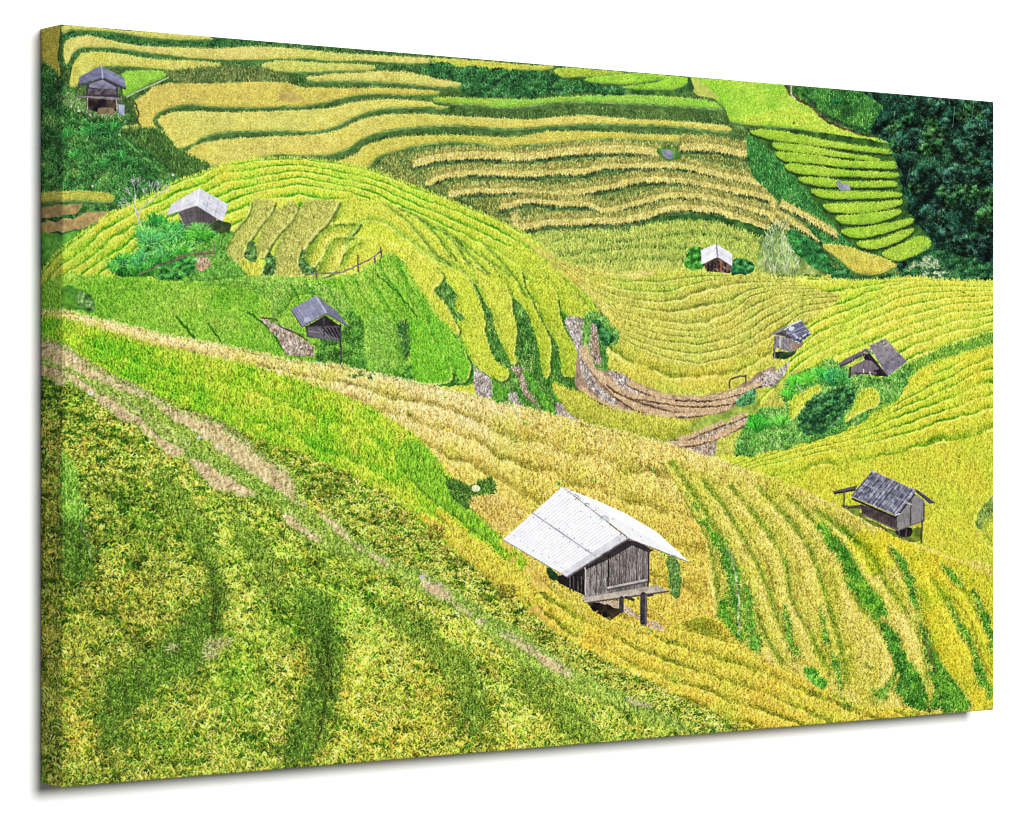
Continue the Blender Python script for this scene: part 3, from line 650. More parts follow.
leaves(poly(b1((480, 400), (500, 350), (600, 315), (640, 330), (620, 380), (560, 410))), .16, (1.5, 3), [(60, 140, 56), (90, 165, 60), (36, 100, 44)])
line(b1((410, 385), (500, 345), (620, 305), (715, 300)), (110, 90, 76), 1.4, .25, jit=.25); line(b1((560, 312), (700, 292)), (130, 110, 90), 1)
line(b1((712, 250), (712, 300)), (130, 115, 100), 1.3)

# --------------------------- bowl and right hills ----------------------------
BT = [(540, 246), (569, 264), (593, 270), (620, 274), (655, 272), (690, 270), (730, 273), (770, 277), (800, 278), (850, 281), (880, 280), (915, 277), (940, 280), (970, 281), (1010, 282), (1050, 284)]
bowl = poly(BT + [(1080, 300), (1080, 600), (1000, 600), (760, 490), (700, 460), (640, 405), (600, 392), (604, 350), (612, 330), (598, 308), (575, 282)], rough=.3, fine=.35)
fill(bowl, (188, 182, 72), (174, 178, 62), .1, N25)
B = [BT,
     [(540, 250), (569, 267), (593, 284), (618, 293), (657, 299), (680, 294), (705, 284), (740, 278), (770, 280), (860, 284), (1000, 286)],
     [(540, 258), (569, 275), (593, 297), (618, 312), (647, 320), (676, 326), (706, 326), (730, 316), (750, 298), (775, 290), (860, 288), (1000, 292)],
     [(540, 270), (570, 286), (600, 312), (622, 328), (657, 339), (700, 342), (730, 337), (754, 324), (772, 312), (800, 298), (870, 294), (1000, 300)],
     [(560, 290), (600, 326), (615, 336), (637, 349), (666, 361), (696, 368), (727, 363), (770, 342), (800, 316), (860, 302), (1000, 310)],
     [(560, 320), (600, 360), (630, 382), (666, 392), (703, 394), (735, 390), (770, 368), (800, 340), (860, 322), (1000, 320)]]
sb_ = sheets(B)
lft = bowl & (XX < 850)
rows(lft, np.where(sb_ < 4, sb_, 4 + (sb_ - 4) * .5), 2.6, .55, (214, 202, 96), (150, 150, 52), .12, 2.5)
gsx = poly(b3((290, 225), (420, 240), (540, 215), (700, 200), (860, 218), (760, 250), (680, 288), (560, 318), (430, 290)), rough=.8)
fill(gsx, (140, 178, 50), (160, 186, 56), .12, op=.85)
fill(poly(b3((420, 232), (480, 218), (545, 210), (540, 235), (470, 245)), rough=.6), (214, 184, 110), None, .15, op=.8)
fill(poly(b3((0, 62), (100, 130), (200, 182), (300, 210), (420, 228), (330, 232), (250, 220), (360, 360), (398, 440), (370, 430), (300, 330), (180, 230), (60, 130)), rough=.5), (206, 184, 100), (190, 180, 72), .15, op=.7)
lowb = poly(b3((370, 540), (450, 520), (600, 590), (740, 605), (900, 560), (1024, 520), (1024, 600), (880, 690), (750, 705), (600, 700), (450, 655), (370, 600)), rough=.7)
fill(lowb, (178, 178, 44), (192, 182, 56), .12, op=.7)
strokes(lft, 1.0, (1.8, 3.6), 90, 20, .1, [(226, 208, 104, 2), (160, 158, 48, 2), (196, 186, 64, 2)], .4, .13)
sbf = np.where(sb_ < 4, sb_, 4 + (sb_ - 4) * .5)
furrow(lft, sbf, 2.6, .6, .12, .06, (.3, .24, .3), .86, .75, (236, 222, 126)); tint(lft, N25, .6)
rg = poly(BT[8:] + [(1080, 300), (1080, 440), (1000, 440), (900, 440), (860, 400), (800, 370), (770, 395), (740, 440), (760, 400), (790, 350), (815, 318), (840, 298), (800, 284)], rough=.3, fine=.3)
fill(rg, (190, 204, 52), (200, 204, 60), .08, N25)
R = [[(760, 278), (1000, 279)], [(760, 350), (785, 335), (811, 316), (867, 291), (916, 280), (1000, 283)], [(760, 375), (790, 352), (823, 331), (872, 309), (921, 293), (1000, 291)], [(760, 400), (800, 362), (840, 341), (885, 324), (940, 307), (1000, 301)], [(760, 425), (800, 392), (840, 366), (900, 340), (950, 322), (1000, 314)], [(760, 450), (840, 400), (880, 372), (920, 355), (960, 340), (1000, 328)], [(760, 480), (880, 420), (1000, 365)]]
sr = sheets(R)
rows(rg, sr, 2, .6, (228, 222, 84), (146, 172, 30), .2)
strokes(rg, 1.0, (2, 3.8), 90, 20, .1, YG, .35, .13)
furrow(rg, sr, 2, .65, .2, .1, (.36, .2, .4), .84, .6); tint(rg, N25, .6)
# line of green bank, second right hill
h2 = poly(b4((600, 625), (620, 570), (650, 530), (700, 495), (780, 455), (880, 425), (1020, 385), (1150, 350)) + [(1080, 420), (1080, 600), (1000, 600), (900, 560), (760, 490), (710, 462)] + b4((60, 840), (300, 760), (470, 690)), rough=.35, fine=.3)
gb = poly(b4((560, 560), (600, 500), (680, 455), (800, 400), (1020, 335), (1020, 395), (880, 432), (760, 470), (690, 510), (640, 560), (600, 640), (470, 700), (300, 780), (200, 790), (400, 650)), rough=.6)
fill(gb, (110, 158, 40), (84, 136, 44), .2); strokes(gb, 1, (2, 4), 90, 25, .1, [(140, 180, 60, 1), (70, 124, 36, 1)], .5, .2)
fill(h2, (196, 204, 42), (184, 192, 40), .09, N25)
H2 = [[(700, 470), (760, 448), (866, 418), (898, 398), (940, 370), (1000, 346)], [(700, 480), (760, 456), (850, 432), (920, 404), (1000, 372)], [(700, 490), (760, 466), (850, 448), (920, 432), (1000, 408)], [(700, 520), (800, 500), (900, 490), (1000, 480)]]
sh2 = sheets(H2)
rows(h2 & (sh2 < 2.3), sh2, 2.6, .6, (226, 224, 70), (142, 164, 22), .3)
lo = h2 & (sh2 >= 1.95)
i = np.nonzero(lo); t = (np.clip((sh2[i] - 1.9) * 2, 0, 1) * .7)[:, None]; img[i] = img[i] * (1 - t) + C3((178, 180, 40)) * t
strokes(h2, 1.15, (2, 3.8), 90, 24, .12, [(222, 214, 78, 2), (176, 184, 32, 3), (200, 176, 60, 1), (136, 150, 24, 1)], .45, .15)
furrow(h2 & (sh2 < 2.3), sh2, 2.6, .65, .25, .1, (.36, .2, .4), .84, .6); tint(h2, N25, .6)
line(c4((1010, 300), (950, 350), (922, 400), (925, 450), (960, 500), (1010, 550)), (214, 212, 90), 1.4, .2, op=.8, jit=.3)
m_ = poly(c4((1010, 310), (955, 355), (930, 400), (930, 440), (970, 450), (1010, 400)), rough=.6)
fill(poly(c4((1010, 310), (955, 355), (930, 400), (930, 440), (970, 450), (1010, 400)), rough=.6), (92, 122, 40), (120, 140, 60), .25)
strokes(m_, 1, (1.5, 4), 90, 35, .1, [(84, 120, 44, 2), (130, 156, 70, 2), (150, 160, 90, 1)], .7, .22)
terr(c4((990, 400), (960, 430), (960, 470), (1010, 530), (1030, 400)), (170, 176, 44), (150, 164, 40), YG)
# thicket in front of the thatched hut
tk = poly(b4((-60, 830), (-20, 720), (20, 660), (140, 650), (130, 590), (180, 510), (280, 480), (320, 450), (400, 480), (430, 510), (560, 520), (640, 470), (660, 500), (610, 600), (480, 660), (470, 700), (300, 772), (100, 819), (0, 840)), rough=.9)
fill(tk, (84, 148, 46), (110, 166, 56), .28)
leaves(tk, .06, (2, 4), [(80, 146, 50), (60, 122, 52), (108, 168, 62), (124, 166, 80)])
strokes(tk, .6, (2, 5), 90, 35, .2, [(100, 180, 60, 2), (50, 120, 50, 1), (130, 170, 80, 1)], .5, .25)
terr(b4((160, 640), (170, 610), (240, 570), (290, 560), (280, 600), (220, 650), (170, 700)), (192, 200, 46), (176, 190, 46), YG)
terr(b4((388, 705), (420, 650), (450, 590), (500, 570), (530, 600), (520, 640), (450, 670)), (190, 200, 40), (176, 190, 40), YG)
dk = poly(b4((200, 730), (210, 660), (260, 600), (340, 570), (400, 550), (430, 600), (390, 660), (340, 730), (260, 760)), rough=.8)
dk = (soft(dk, 2.5) + .34 * nz_at(6, 44) + .2 * N3) > .62
fill(dk, (44, 92, 44), (64, 114, 52), .3); strokes(dk, .8, (1.2, 3), 90, 60, .1, [(76, 130, 62, 2), (34, 76, 42, 2), (100, 150, 80, 1)], .7, .25); leaves(dk, .14, (1.3, 2.6), [(54, 112, 56), (38, 88, 48), (80, 136, 72), (28, 66, 40)])
for x, y, n, l, c in ((340, 550, 240, 20, (44, 126, 66)), (380, 550, 120, 14, (60, 136, 56)), (190, 560, 160, 15, (70, 175, 40)), (240, 540, 200, 13, (80, 180, 40)), (160, 610, 120, 14, (70, 165, 40)), (30, 740, 200, 20, (50, 145, 36)), (130, 720, 160, 14, (80, 170, 50)), (290, 520, 100, 12, (60, 160, 50))):
    p = b4((x, y))[0]; tuft(p[0], p[1], n, l, c, 26, .25)
line(b4((190, 550), (215, 585)), (170, 160, 140), 1.1)
# straw-covered bunds at the bottom of the bowl
gv = poly(b3((250, 420), (310, 380), (385, 440), (400, 500), (350, 530), (360, 600), (350, 640), (300, 620), (250, 520)), rough=.8)
fill(gv, (80, 138, 48), (108, 158, 62), .25); strokes(gv, .9, (1.5, 3.5), 90, 40, .1, [(100, 160, 64, 2), (50, 104, 46, 2), (130, 176, 90, 1)], .6, .22)
leaves(poly(zf((735, 350), (770, 340), (800, 380), (850, 430), (810, 470), (780, 440))), .2, (1.2, 2.4), [(44, 104, 54), (70, 136, 70), (34, 84, 46)])
fill(poly(b3((235, 560), (260, 520), (300, 600), (360, 620), (460, 660), (640, 720), (850, 700), (1024, 600), (1040, 660), (950, 700), (840, 790), (640, 810), (440, 790), (300, 740), (230, 680)), rough=.5), (164, 138, 116), (140, 116, 92), .22)
stubble(b3((190, 405), (252, 405), (260, 440), (252, 490), (262, 530), (270, 590), (330, 690), (400, 740), (340, 740), (260, 640), (236, 545), (205, 470)), (156, 142, 140), (206, 196, 200))
stubble(b3((290, 430), (315, 440), (322, 520), (332, 575), (310, 590), (290, 540)), (136, 108, 90), (180, 150, 130))
stubble(b3((360, 620), (420, 630), (480, 680), (560, 715), (600, 740), (480, 720), (400, 680)), (160, 140, 134), (206, 192, 190))
stubble(b3((940, 680), (1024, 620)) + [(776, 372), (790, 362), (780, 380)] + b3((1024, 680), (960, 690)), (170, 150, 146), (210, 196, 196))
line(b3((250, 440), (272, 480), (270, 560), (330, 650)), (120, 168, 70), 2.2, .2, jit=.3)
TAN = [(224, 190, 150, 2), (176, 136, 96, 2), (206, 170, 126, 2)]


def bund(p, w):
    p = np.array(p)
    line(p + [0, np.max(w) * .5 + .6], (104, 82, 56), 1.8, .3, jit=.3)
    m = ribbon(p, w); fill(m, (204, 168, 128), (188, 152, 110), .12)
    strokes(m, .9, (1, 2.2), 0, 60, 0, TAN, .6, .12)


bund(b3((255, 520), (285, 590), (335, 650), (400, 715), (480, 765), (560, 785), (640, 792)), [8, 7, 7, 6, 6, 5, 4])
bund(b3((335, 640), (400, 690), (480, 725), (560, 750), (650, 772), (760, 775), (860, 768)), [8, 6, 5, 5, 4, 4, 4])
bund(b3((440, 664), (500, 692), (550, 712), (622, 724)), [5, 5, 5, 4])
bund(b3((470, 720), (560, 735), (680, 752), (800, 750), (890, 735)), [4, 4, 4, 4, 5])
bund(b3((640, 726), (760, 730), (850, 714), (950, 682), (990, 668)), [4, 4, 5, 5, 4])
bund(b3((240, 685), (320, 735), (400, 772), (500, 798), (640, 798), (760, 790), (850, 772)), [4, 4, 4, 4, 4, 4, 4])
wd = poly(c3((130, 20), (200, 40), (245, 48), (330, 104), (450, 140), (600, 155), (705, 190), (650, 240), (560, 262), (480, 240), (330, 200), (200, 130)), rough=.5)
fill(wd, (168, 168, 46), (184, 176, 56), .14, N25); strokes(wd, 1, (2, 4), 90, 22, .1, [(200, 190, 76, 2), (130, 146, 40, 2)], .45, .16); relief(wd, 6, .35, .1)
fill(poly(c3((690, 190), (760, 150), (880, 110), (960, 60), (980, 120), (900, 150), (800, 190), (720, 215)), rough=.6), (120, 156, 56), (150, 166, 60), .22)
leaves(poly(c3((890, 80), (940, 45), (970, 50), (960, 90), (900, 110))), .2, (1.5, 3), [(90, 160, 100), (70, 136, 70)])
stubble(c3((640, 250), (760, 215), (850, 175), (930, 150), (900, 200), (820, 240), (800, 290), (770, 320), (700, 300)), (164, 132, 112), (190, 166, 150))
bund(c3((650, 246), (700, 228), (770, 198), (840, 172)), [5, 4, 4, 4]); bund(c3((860, 165), (900, 148), (928, 138)), [5, 5, 4])
bund(c3((590, 264), (700, 258), (800, 232), (860, 205), (920, 175)), [5, 5, 5, 5, 3])
for q in (((858, 690), (862, 655), (905, 638)), ((905, 640), (925, 640)), ((925, 635), (925, 670))):
    line(b3(*q), (84, 74, 56), 1.1, .2)
# ------------------------------- foreground ---------------------------------
RIDGE = [(30, 314), (62, 312), (125, 326), (177, 339), (230, 348), (290, 361), (336, 366), (390, 378), (451, 392), (520, 408), (593, 427), (657, 443), (715, 461), (770, 482), (811, 497), (867, 523), (921, 549), (958, 563), (1010, 588)]
fg = poly(RIDGE + [(1024, 823), (0, 823)], rough=.5, fine=.5, sm=False)
fill(fg, (206, 172, 78), (216, 180, 70), .12, N25)
RICE = [(244, 222, 150, 4), (214, 178, 82, 3), (172, 132, 48, 2), (228, 202, 84, 2), (150, 144, 48, 1)]
GOLDY = [(238, 206, 76, 3), (220, 176, 46, 3), (172, 140, 30, 2), (150, 160, 40, 2), (246, 222, 130, 1)]
K0 = RIDGE
K1 = [(30, 316), (62, 320), (101, 332), (150, 347), (199, 357), (247, 367), (280, 377), (329, 392), (378, 414), (417, 439), (446, 473), (466, 506), (505, 541), (560, 600), (640, 660), (720, 700), (800, 730), (1024, 800)]
K2 = [(30, 335), (62, 352), (138, 392), (211, 420), (250, 440), (280, 448), (341, 474), (385, 497), (414, 517), (439, 542), (500, 592), (560, 640), (640, 680), (720, 720), (1024, 830)]
K3 = [(30, 338), (62, 352), (89, 364), (138, 394), (211, 420), (252, 451), (280, 470), (329, 513), (363, 548), (421, 578), (451, 600), (500, 634), (549, 657), (580, 679), (632, 702), (671, 722), (760, 760), (1024, 900)]
sf = sheets([K0, K1, K2, K3, [(x, y + 400) for x, y in K3]])
straw = fg & (sf < 1)
# straw coloured slope: long swells running with the ridge
sw = sheets([K0, [(30, 360), (300, 400), (470, 470), (560, 520), (700, 560), (820, 600), (1000, 700)], [(30, 420), (300, 480), (500, 640), (640, 690), (800, 760), (1000, 850)]])
fill(straw, (220, 190, 96), (228, 204, 126), .12, N25)
rows(straw, sw, 3.2, .5, (238, 218, 156), (196, 160, 70), .14, 1.5)
ga = np.clip((YY - np.interp(XX[0], [a for a, _ in RIDGE], [b for _, b in RIDGE])[None, :].astype(np.float32) - 26 + 12 * N25) / 60, 0, 1) * np.clip((XX - 330) / 120, 0, 1)
i = np.nonzero(straw); t = (ga[i] * .6)[:, None]; img[i] = img[i] * (1 - t) + C3((206, 178, 58)) * t
strokes(straw, 1.0, (3, 6), 90, 24, .25, RICE, .45, .2)
i = np.nonzero(straw); t = (ga[i] * .35)[:, None]; img[i] = img[i] * (1 - t) + C3((208, 180, 56)) * t
i = np.nonzero(straw & (XX > 560) & (YY > 520)); t = (np.clip((YY[i] - 520) / 100, 0, 1) * .55)[:, None]; img[i] = img[i] * (1 - t) + C3((206, 164, 40)) * t
strokes(straw & (XX > 520), .8, (3.5, 6.5), 90, 26, .3, [(230, 198, 84, 3), (210, 166, 50, 3), (168, 124, 34, 2), (160, 150, 40, 1)], .6, .2)
furrow(straw, sw, 3.2, .42, .2, .12, (.3, .28, .4)); tint(straw, N25, .8, (1.08, 1.02, 1.0), (.9, .98, .75))
# right-hand fingers
rt = poly(c4((0, 214), (250, 312), (480, 422), (700, 530), (850, 582), (1010, 665)) + [(1010, 740), (930, 730), (880, 712)] + d4((420, 690), (200, 560), (0, 470)) + d3((1000, 460), (900, 330), (860, 200), (850, 0)) + c3((790, 700), (640, 430), (600, 330)), rough=.4)
fill(rt, (206, 182, 66), (202, 184, 84), .14, N25)
RT2 = poly(d4((480, 130), (600, 110), (680, 260), (720, 400), (780, 560), (1010, 700), (1010, 150), (800, 60), (600, -20), (400, 0)), rough=.4)
RT2 = ((soft(RT2, 7) + .28 * N8 + .2 * N25) > .5) & fg
fill(RT2, (208, 186, 40), (200, 192, 36), .12, N25)
strokes(rt & ~RT2, 1.1, (2.4, 4.6), 90, 28, .25, [(234, 210, 124, 3), (204, 172, 66, 3), (166, 130, 46, 2), (206, 192, 60, 3)], .6, .2)
zq = _zoom(650, 440, 2.926)
FOLDS = [[(10, 50), (60, 120), (110, 200), (168, 290), (190, 380), (205, 480), (262, 590)], [(150, 110), (220, 200), (290, 320), (340, 420), (372, 520), (425, 620)], [(230, 130), (330, 250), (396, 360), (412, 460), (465, 560), (530, 690)], [(310, 130), (420, 250), (480, 350), (520, 480), (560, 620), (572, 720)], [(400, 160), (480, 240), (560, 350), (604, 470), (680, 560), (722, 650), (700, 730)], [(560, 250), (640, 330), (690, 420), (760, 520), (800, 600), (812, 720)], [(700, 320), (756, 420), (800, 520), (836, 630), (900, 740)], [(820, 400), (900, 520), (960, 640), (1000, 740)], [(870, 380), (940, 470), (1010, 590)], [(60, 60), (150, 190), (215, 300), (290, 440), (330, 560), (390, 660)], [(480, 200), (600, 300), (660, 400)]]


def folds(mask, f):
    for k, q in enumerate(f):
        q = zq(*q)
        b = soft(ribbon(q, 5.0), 2.0) * (1 + .4 * nz_at(18, 84)); i = np.nonzero((b > .02) & mask); img[i] *= 1 - np.clip(b[i], 0, 1)[:, None] * np.array((.42, .26, .5), np.float32)
        b = soft(ribbon(shift(q, -7.5, 1.0), 8), 3.6); i = np.nonzero((b > .02) & mask); img[i] *= 1 + b[i][:, None] * np.array((.15, .14, .22), np.float32)
        b = soft(ribbon(shift(q, 8, -1.0), 9), 4.5); i = np.nonzero((b > .02) & mask); img[i] *= 1 - b[i][:, None] * np.array((.13, .07, .2), np.float32)


folds(rt & ~RT2, FOLDS)
tint(rt, N25, .8, (1.06, 1.0, 1.05), (.88, .94, .75))
strokes(RT2 & fg, 1.1, (2.2, 4.2), 90, 28, .25, [(228, 210, 70, 3), (204, 186, 30, 3), (168, 150, 24, 2), (216, 170, 50, 1)], .6, .18)
folds(RT2 & fg, FOLDS); tint(RT2 & fg, N25, .8)
GL = [(104, 186, 40, 3), (56, 128, 28, 3), (150, 200, 70, 1), (34, 90, 24, 1)]


def gully(p, lit=(88, 158, 34), dk_=(48, 110, 28), dens=.11, r=(1.5, 3.6)):
    # a warm shaded foot beside the gully, then the grass in it
    m = poly(p, rough=.9, fine=.3)
    b = soft(m, 3.0)
    i = np.nonzero((b > .04) & fg); t = (np.clip(b[i], 0, 1) * .55)[:, None]; img[i] = img[i] * (1 - t) + C3((140, 140, 40)) * t
    m = ((b + .30 * nz_at(5, 77) + .2 * N3) > .55) & fg
    fill(m, lit, dk_, .25, op=.8)
    strokes(m, .9, (2, 4.5), 90, 35, .2, GL, .5, .22)
    tint(m, nz_at(9, 70), .9, (1.2, 1.08, 1.1), (.55, .68, .75))
    relief(m, 2.0, .05, -.22, 1, .2)
    b = soft(m, 2.0); ring = (b > .08) & ~m & fg
    strokes(ring, .8, (3, 5.5), 80, 30, .3, [(222, 188, 96, 3), (190, 150, 56, 2), (196, 186, 60, 1)], .5, .18)
    return m


gully(c3((648, 440), (690, 490), (740, 590), (790, 670), (840, 800), (860, 840)) + d3((890, 300), (985, 425), (1015, 440), (1030, 340), (1015, 200), (960, 70), (930, 10)) + c3((900, 700), (800, 620), (745, 560), (700, 480)))
gully(d3((900, 20), (950, 60), (990, 160), (1000, 300), (985, 380), (950, 300), (930, 180), (900, 90)), (96, 140, 60), (60, 110, 46))
line(d3((935, 40), (955, 90), (965, 160), (975, 240), (978, 320), (982, 390)), (166, 164, 140), 1.5, .4, jit=.8, op=.7)
gully(c4((268, 432), (318, 440), (400, 540), (470, 650), (540, 740), (560, 819)) + d4((560, 330), (520, 345), (490, 310), (430, 240), (390, 160), (340, 40)) + c4((330, 540)))
gully(d4((520, 320), (590, 370), (640, 470), (690, 550), (735, 660), (740, 705), (650, 690), (600, 620), (590, 500), (560, 420)), (60, 140, 40), (24, 70, 34))
gully(d4((560, 35), (610, 50), (660, 160), (690, 270), (730, 400), (760, 480), (820, 560), (900, 660), (890, 705), (750, 705), (745, 600), (715, 480), (690, 330), (650, 220), (620, 130)), (76, 150, 36), (50, 100, 40))
line(d4((715, 400), (735, 470), (760, 540)), (96, 76, 60), 3.5, .4, jit=.8, op=.5)
for pp in ([(795, 235), (830, 270), (870, 340), (930, 470), (990, 620), (985, 650), (930, 550), (880, 420), (830, 320)], [(905, 190), (940, 240), (980, 330), (1005, 440), (995, 480), (960, 370), (920, 260)], [(780, 100), (850, 150), (880, 200), (850, 190), (800, 140)], [(925, 250), (960, 260), (955, 285), (930, 275)]):
    gully(d4(*pp), (90, 150, 40), (56, 116, 40))
for pp in ([(-10, 180), (15, 240), (30, 340), (40, 450), (10, 470), (-20, 380), (-25, 250)], [(130, 240), (155, 290), (175, 400), (220, 500), (190, 490), (150, 420), (135, 330)], [(280, 270), (310, 330), (340, 460), (390, 600), (370, 620), (330, 500), (300, 400)], [(500, 650), (560, 590), (600, 560), (590, 600), (540, 660)]):
    gully(d4(*pp), (100, 150, 56), (76, 128, 52), .06)
for pp in ([(360, 20), (320, 90), (300, 160)], [(60, 60), (100, 200), (120, 280)], [(180, 60), (240, 240), (290, 320)], [(830, 230), (900, 330), (950, 480), (990, 560)]):
    line(d4(*pp), (140, 110, 40), 1.6, .3, op=.5, jit=.6)
# swath below the hut, running down to the right
swm = poly(d3((150, 200), (330, 260), (480, 330), (660, 390), (760, 330), (880, 330), (1000, 460)) + d4((200, 570), (330, 640), (450, 690), (620, 700), (690, 720)) + [(880, 740), (600, 760), (560, 640), (500, 560)], rough=.8)
fill(swm, (222, 184, 48), (208, 178, 44), .12, N25)
sws = sheets([[(480, 520), (560, 570), (640, 618), (740, 645), (880, 705), (1000, 760)], [(480, 590), (560, 650), (640, 690), (720, 720), (1000, 830)]])
rows(swm, sws, 4.2, .3, (240, 206, 76), (168, 150, 36), .16, 1.6)
strokes(swm, .95, (3.5, 7), lambda x, y: 78 + 0 * x, 24, .3, GOLDY, .55, .22)
furrow(swm, sws, 4.2, .6, .16, .12, (.34, .26, .4)); tint(swm, N25, .8)
fill(poly(d4((220, 530), (260, 535), (310, 590), (290, 610), (240, 570)), rough=.8), (60, 140, 50), (90, 160, 60), .3)
strokes(poly(d4((220, 530), (260, 535), (310, 590), (290, 610), (240, 570)), rough=1), .9, (2, 4), 90, 40, .2, GL, .7, .25)
strokes(poly(d4((340, 640), (400, 650), (450, 690), (400, 680)), rough=1), .5, (2, 4), 90, 40, .2, GL, .6, .25)
# bright green band
gb_ = fg & (sf >= 1) & (sf < 2) & (XX + 26 * N8 + 30 * N25 < 505)
fill(gb_, (112, 170, 20), (136, 180, 28), .14, N25)
e = np.clip((XX - 430) / 120, 0, 1); i = np.nonzero(gb_); t = e[i][:, None]; img[i] = img[i] * (1 - t) + C3((196, 190, 36)) * t
gst = sheets([K1, K2]); rows(gb_, gst, 2.6, .4, (206, 210, 44), (74, 150, 10), .14, 1.6)
strokes(gb_, 1.15, (3, 7), 92, 20, .12, [(112, 176, 18, 4), (166, 198, 40, 3), (212, 212, 66, 1.5), (70, 134, 10, 4), (216, 196, 76, 1)], .6, .24)
furrow(gb_, gst, 2.6, .32, .14, .12, (.42, .2, .4), .9); tint(gb_, N25, .9, (1.25, 1.03, 1.3), (.75, .95, .8))
dgs = poly(c2((560, 420), (660, 540), (760, 690), (930, 830)) + d2((900, 150), (1024, 235), (1024, 280), (860, 180), (700, 60), (620, 0)) + c2((560, 600), (470, 480)), rough=.7)
dgs = dgs & (XX + 22 * N8 + 22 * N25 < 492); fill(dgs, (110, 166, 32), (92, 150, 26), .15); strokes(dgs, 1.1, (3, 7), 80, 18, .1, [(122, 182, 36, 3), (74, 132, 18, 3), (172, 200, 60, 1)], .6, .2)
# between band and path: mixed ripening rice
mx = fg & (sf >= 2) & (sf < 3)
fill(mx, (150, 172, 44), (126, 150, 36), .2, N25)
MIX = [(224, 208, 92, 3), (186, 180, 50, 3), (124, 160, 36, 3), (66, 100, 20, 2), (206, 150, 46, 1)]
strokes(mx, .8, (4, 8), 90, 34, .45, [(60, 100, 16, 3), (110, 156, 30, 3), (40, 70, 14, 2)], .75, .25)
plants(mx, 15, (6, 10), np.clip(.42 + .2 * nz_at(14, 90) + np.clip((XX - 330) / 300, 0, .4), .1, .9))
i = np.nonzero(mx); img[i] *= (1 + .16 * nz_at(14, 90)[i])[:, None]
gy = poly(c2((500, 700), (640, 740), (720, 819)) + d2((640, 40), (820, 180), (1024, 330), (1024, 430), (820, 290), (640, 130), (560, 60)), rough=1)
fill(gy & fg, (216, 186, 40), (196, 180, 36), .15, op=.75); strokes(gy, .9, (3.5, 7), 88, 24, .3, GOLDY, .6, .22)
# front rice, blade by blade
fr = fg & (sf >= 3)
fill(fr, (82, 122, 24), (100, 138, 32), .15, N25)
BASE = [(36, 66, 10, 4), (66, 112, 20, 3), (104, 154, 34, 3)]
strokes(fr, .55, (4, 9), 90, 24, .2, BASE, .8, .22)


def big(x, y):
    return np.clip(.62 + (y - 420) / 420, .6, 1.15)


HEAD = [(200, 200, 72, 2), (176, 182, 48, 3), (144, 182, 44, 4), (108, 166, 36, 5), (196, 156, 52, .7), (64, 106, 18, 3), (36, 62, 12, 3)]
RIPE = [(232, 220, 112, 3), (212, 194, 66, 4), (180, 198, 60, 4), (206, 164, 62, 1)]
cl = nz_at(14, 90)
plants(fr, 17, (8, 14), np.clip(.6 + .2 * cl + .16 * N80, .2, .95), big)
i = np.nonzero(fr); img[i] *= np.clip(1 + .05 * cl[i] + .05 * N80[i], .6, 1.35)[:, None]
tint(fr, N80, .9, (1.1, 1.0, .85), (.82, 1.0, .75))
# hollows and steps between the plots in front
SH = [(72, 114, 26, 3), (104, 148, 40, 3), (40, 68, 16, 2), (134, 168, 60, 2), (150, 150, 60, 1)]


def hollow(p, w, amt=.5, grass=.6, ridge=True):
    b = soft(ribbon(p, w), np.max(w) * .42)
    b = np.clip(b * (1 + .25 * N8), 0, 1)
    m = (b + .25 * nz_at(6, 55) > .56) & fr
    fill(m, (84, 124, 40), (62, 100, 30), .25, op=grass * .8); strokes(m, .8, (4, 8), 90, 34, .3, SH, .75, .22)
    i = np.nonzero((b > .02) & fr); t = b[i][:, None] * amt
    img[i] = img[i] * (1 - t * np.array((1.0, .72, .95), np.float32))
    if ridge:
        q = soft(ribbon(shift(p, np.max(w) * .95, -np.max(w) * .2), w), np.max(w) * .4); i = np.nonzero((q > .02) & fr)
        img[i] *= (1 + .13 * q[i])[:, None]


for cx, cy, rx, ry, am in ((85, 540, 70, 110, .22), (165, 640, 70, 90, .10), (115, 740, 50, 70, .08), (318, 680, 42, 100, .10), (60, 660, 40, 160, .08), (470, 700, 60, 60, .10)):
    g = np.exp(-((XX - cx) / rx) ** 2 - ((YY - cy) / ry) ** 2) * am; i = np.nonzero(fr); img[i] *= 1 - g[i][:, None] * np.array((1.05, .8, .9), np.float32)
for cx, cy, rx, ry, am in ((230, 560, 70, 60, .10), (250, 690, 45, 80, .10), (400, 650, 70, 70, .08), (150, 450, 60, 40, .08), (560, 730, 90, 50, .10)):
    g = np.exp(-((XX - cx) / rx) ** 2 - ((YY - cy) / ry) ** 2) * am; i = np.nonzero(fr); img[i] *= 1 + g[i][:, None] * np.array((1.2, 1.0, .9), np.float32)
steps = sheets([K3, [(x - 60, y + 90) for x, y in K3], [(x - 120, y + 190) for x, y in K3], [(x - 200, y + 330) for x, y in K3]])
furrow(fr, steps, 2.0, .4, .1, .12, (.4, .24, .4), .95)
hollow(d1((705, 390), (690, 470), (620, 580), (540, 680), (420, 740), (330, 800)) + [(112, 720), (112, 765)], [16, 34, 46, 42, 34, 36, 30, 20], .26)
hollow(d1((700, 230), (715, 330), (730, 420), (712, 560)), [8, 14, 18, 12], .3, .1, False)
hollow([(310, 580), (322, 620), (326, 660), (318, 705), (300, 745), (285, 765)], [12, 22, 32, 36, 36, 22], .26)
hollow(d1((110, 60), (150, 180), (160, 280), (120, 360)), [18, 30, 30, 18], .32)
hollow(d2((60, 330), (110, 430), (170, 540), (205, 640)), [12, 20, 26, 18], .26, .2)
for q in ((215, 250, 640), (430, 640, 720), (560, 690, 740), (250, 560, 660)):
    pass
hollow([(380, 600), (430, 640), (470, 690), (480, 740)], [14, 30, 34, 24], .12, 0)
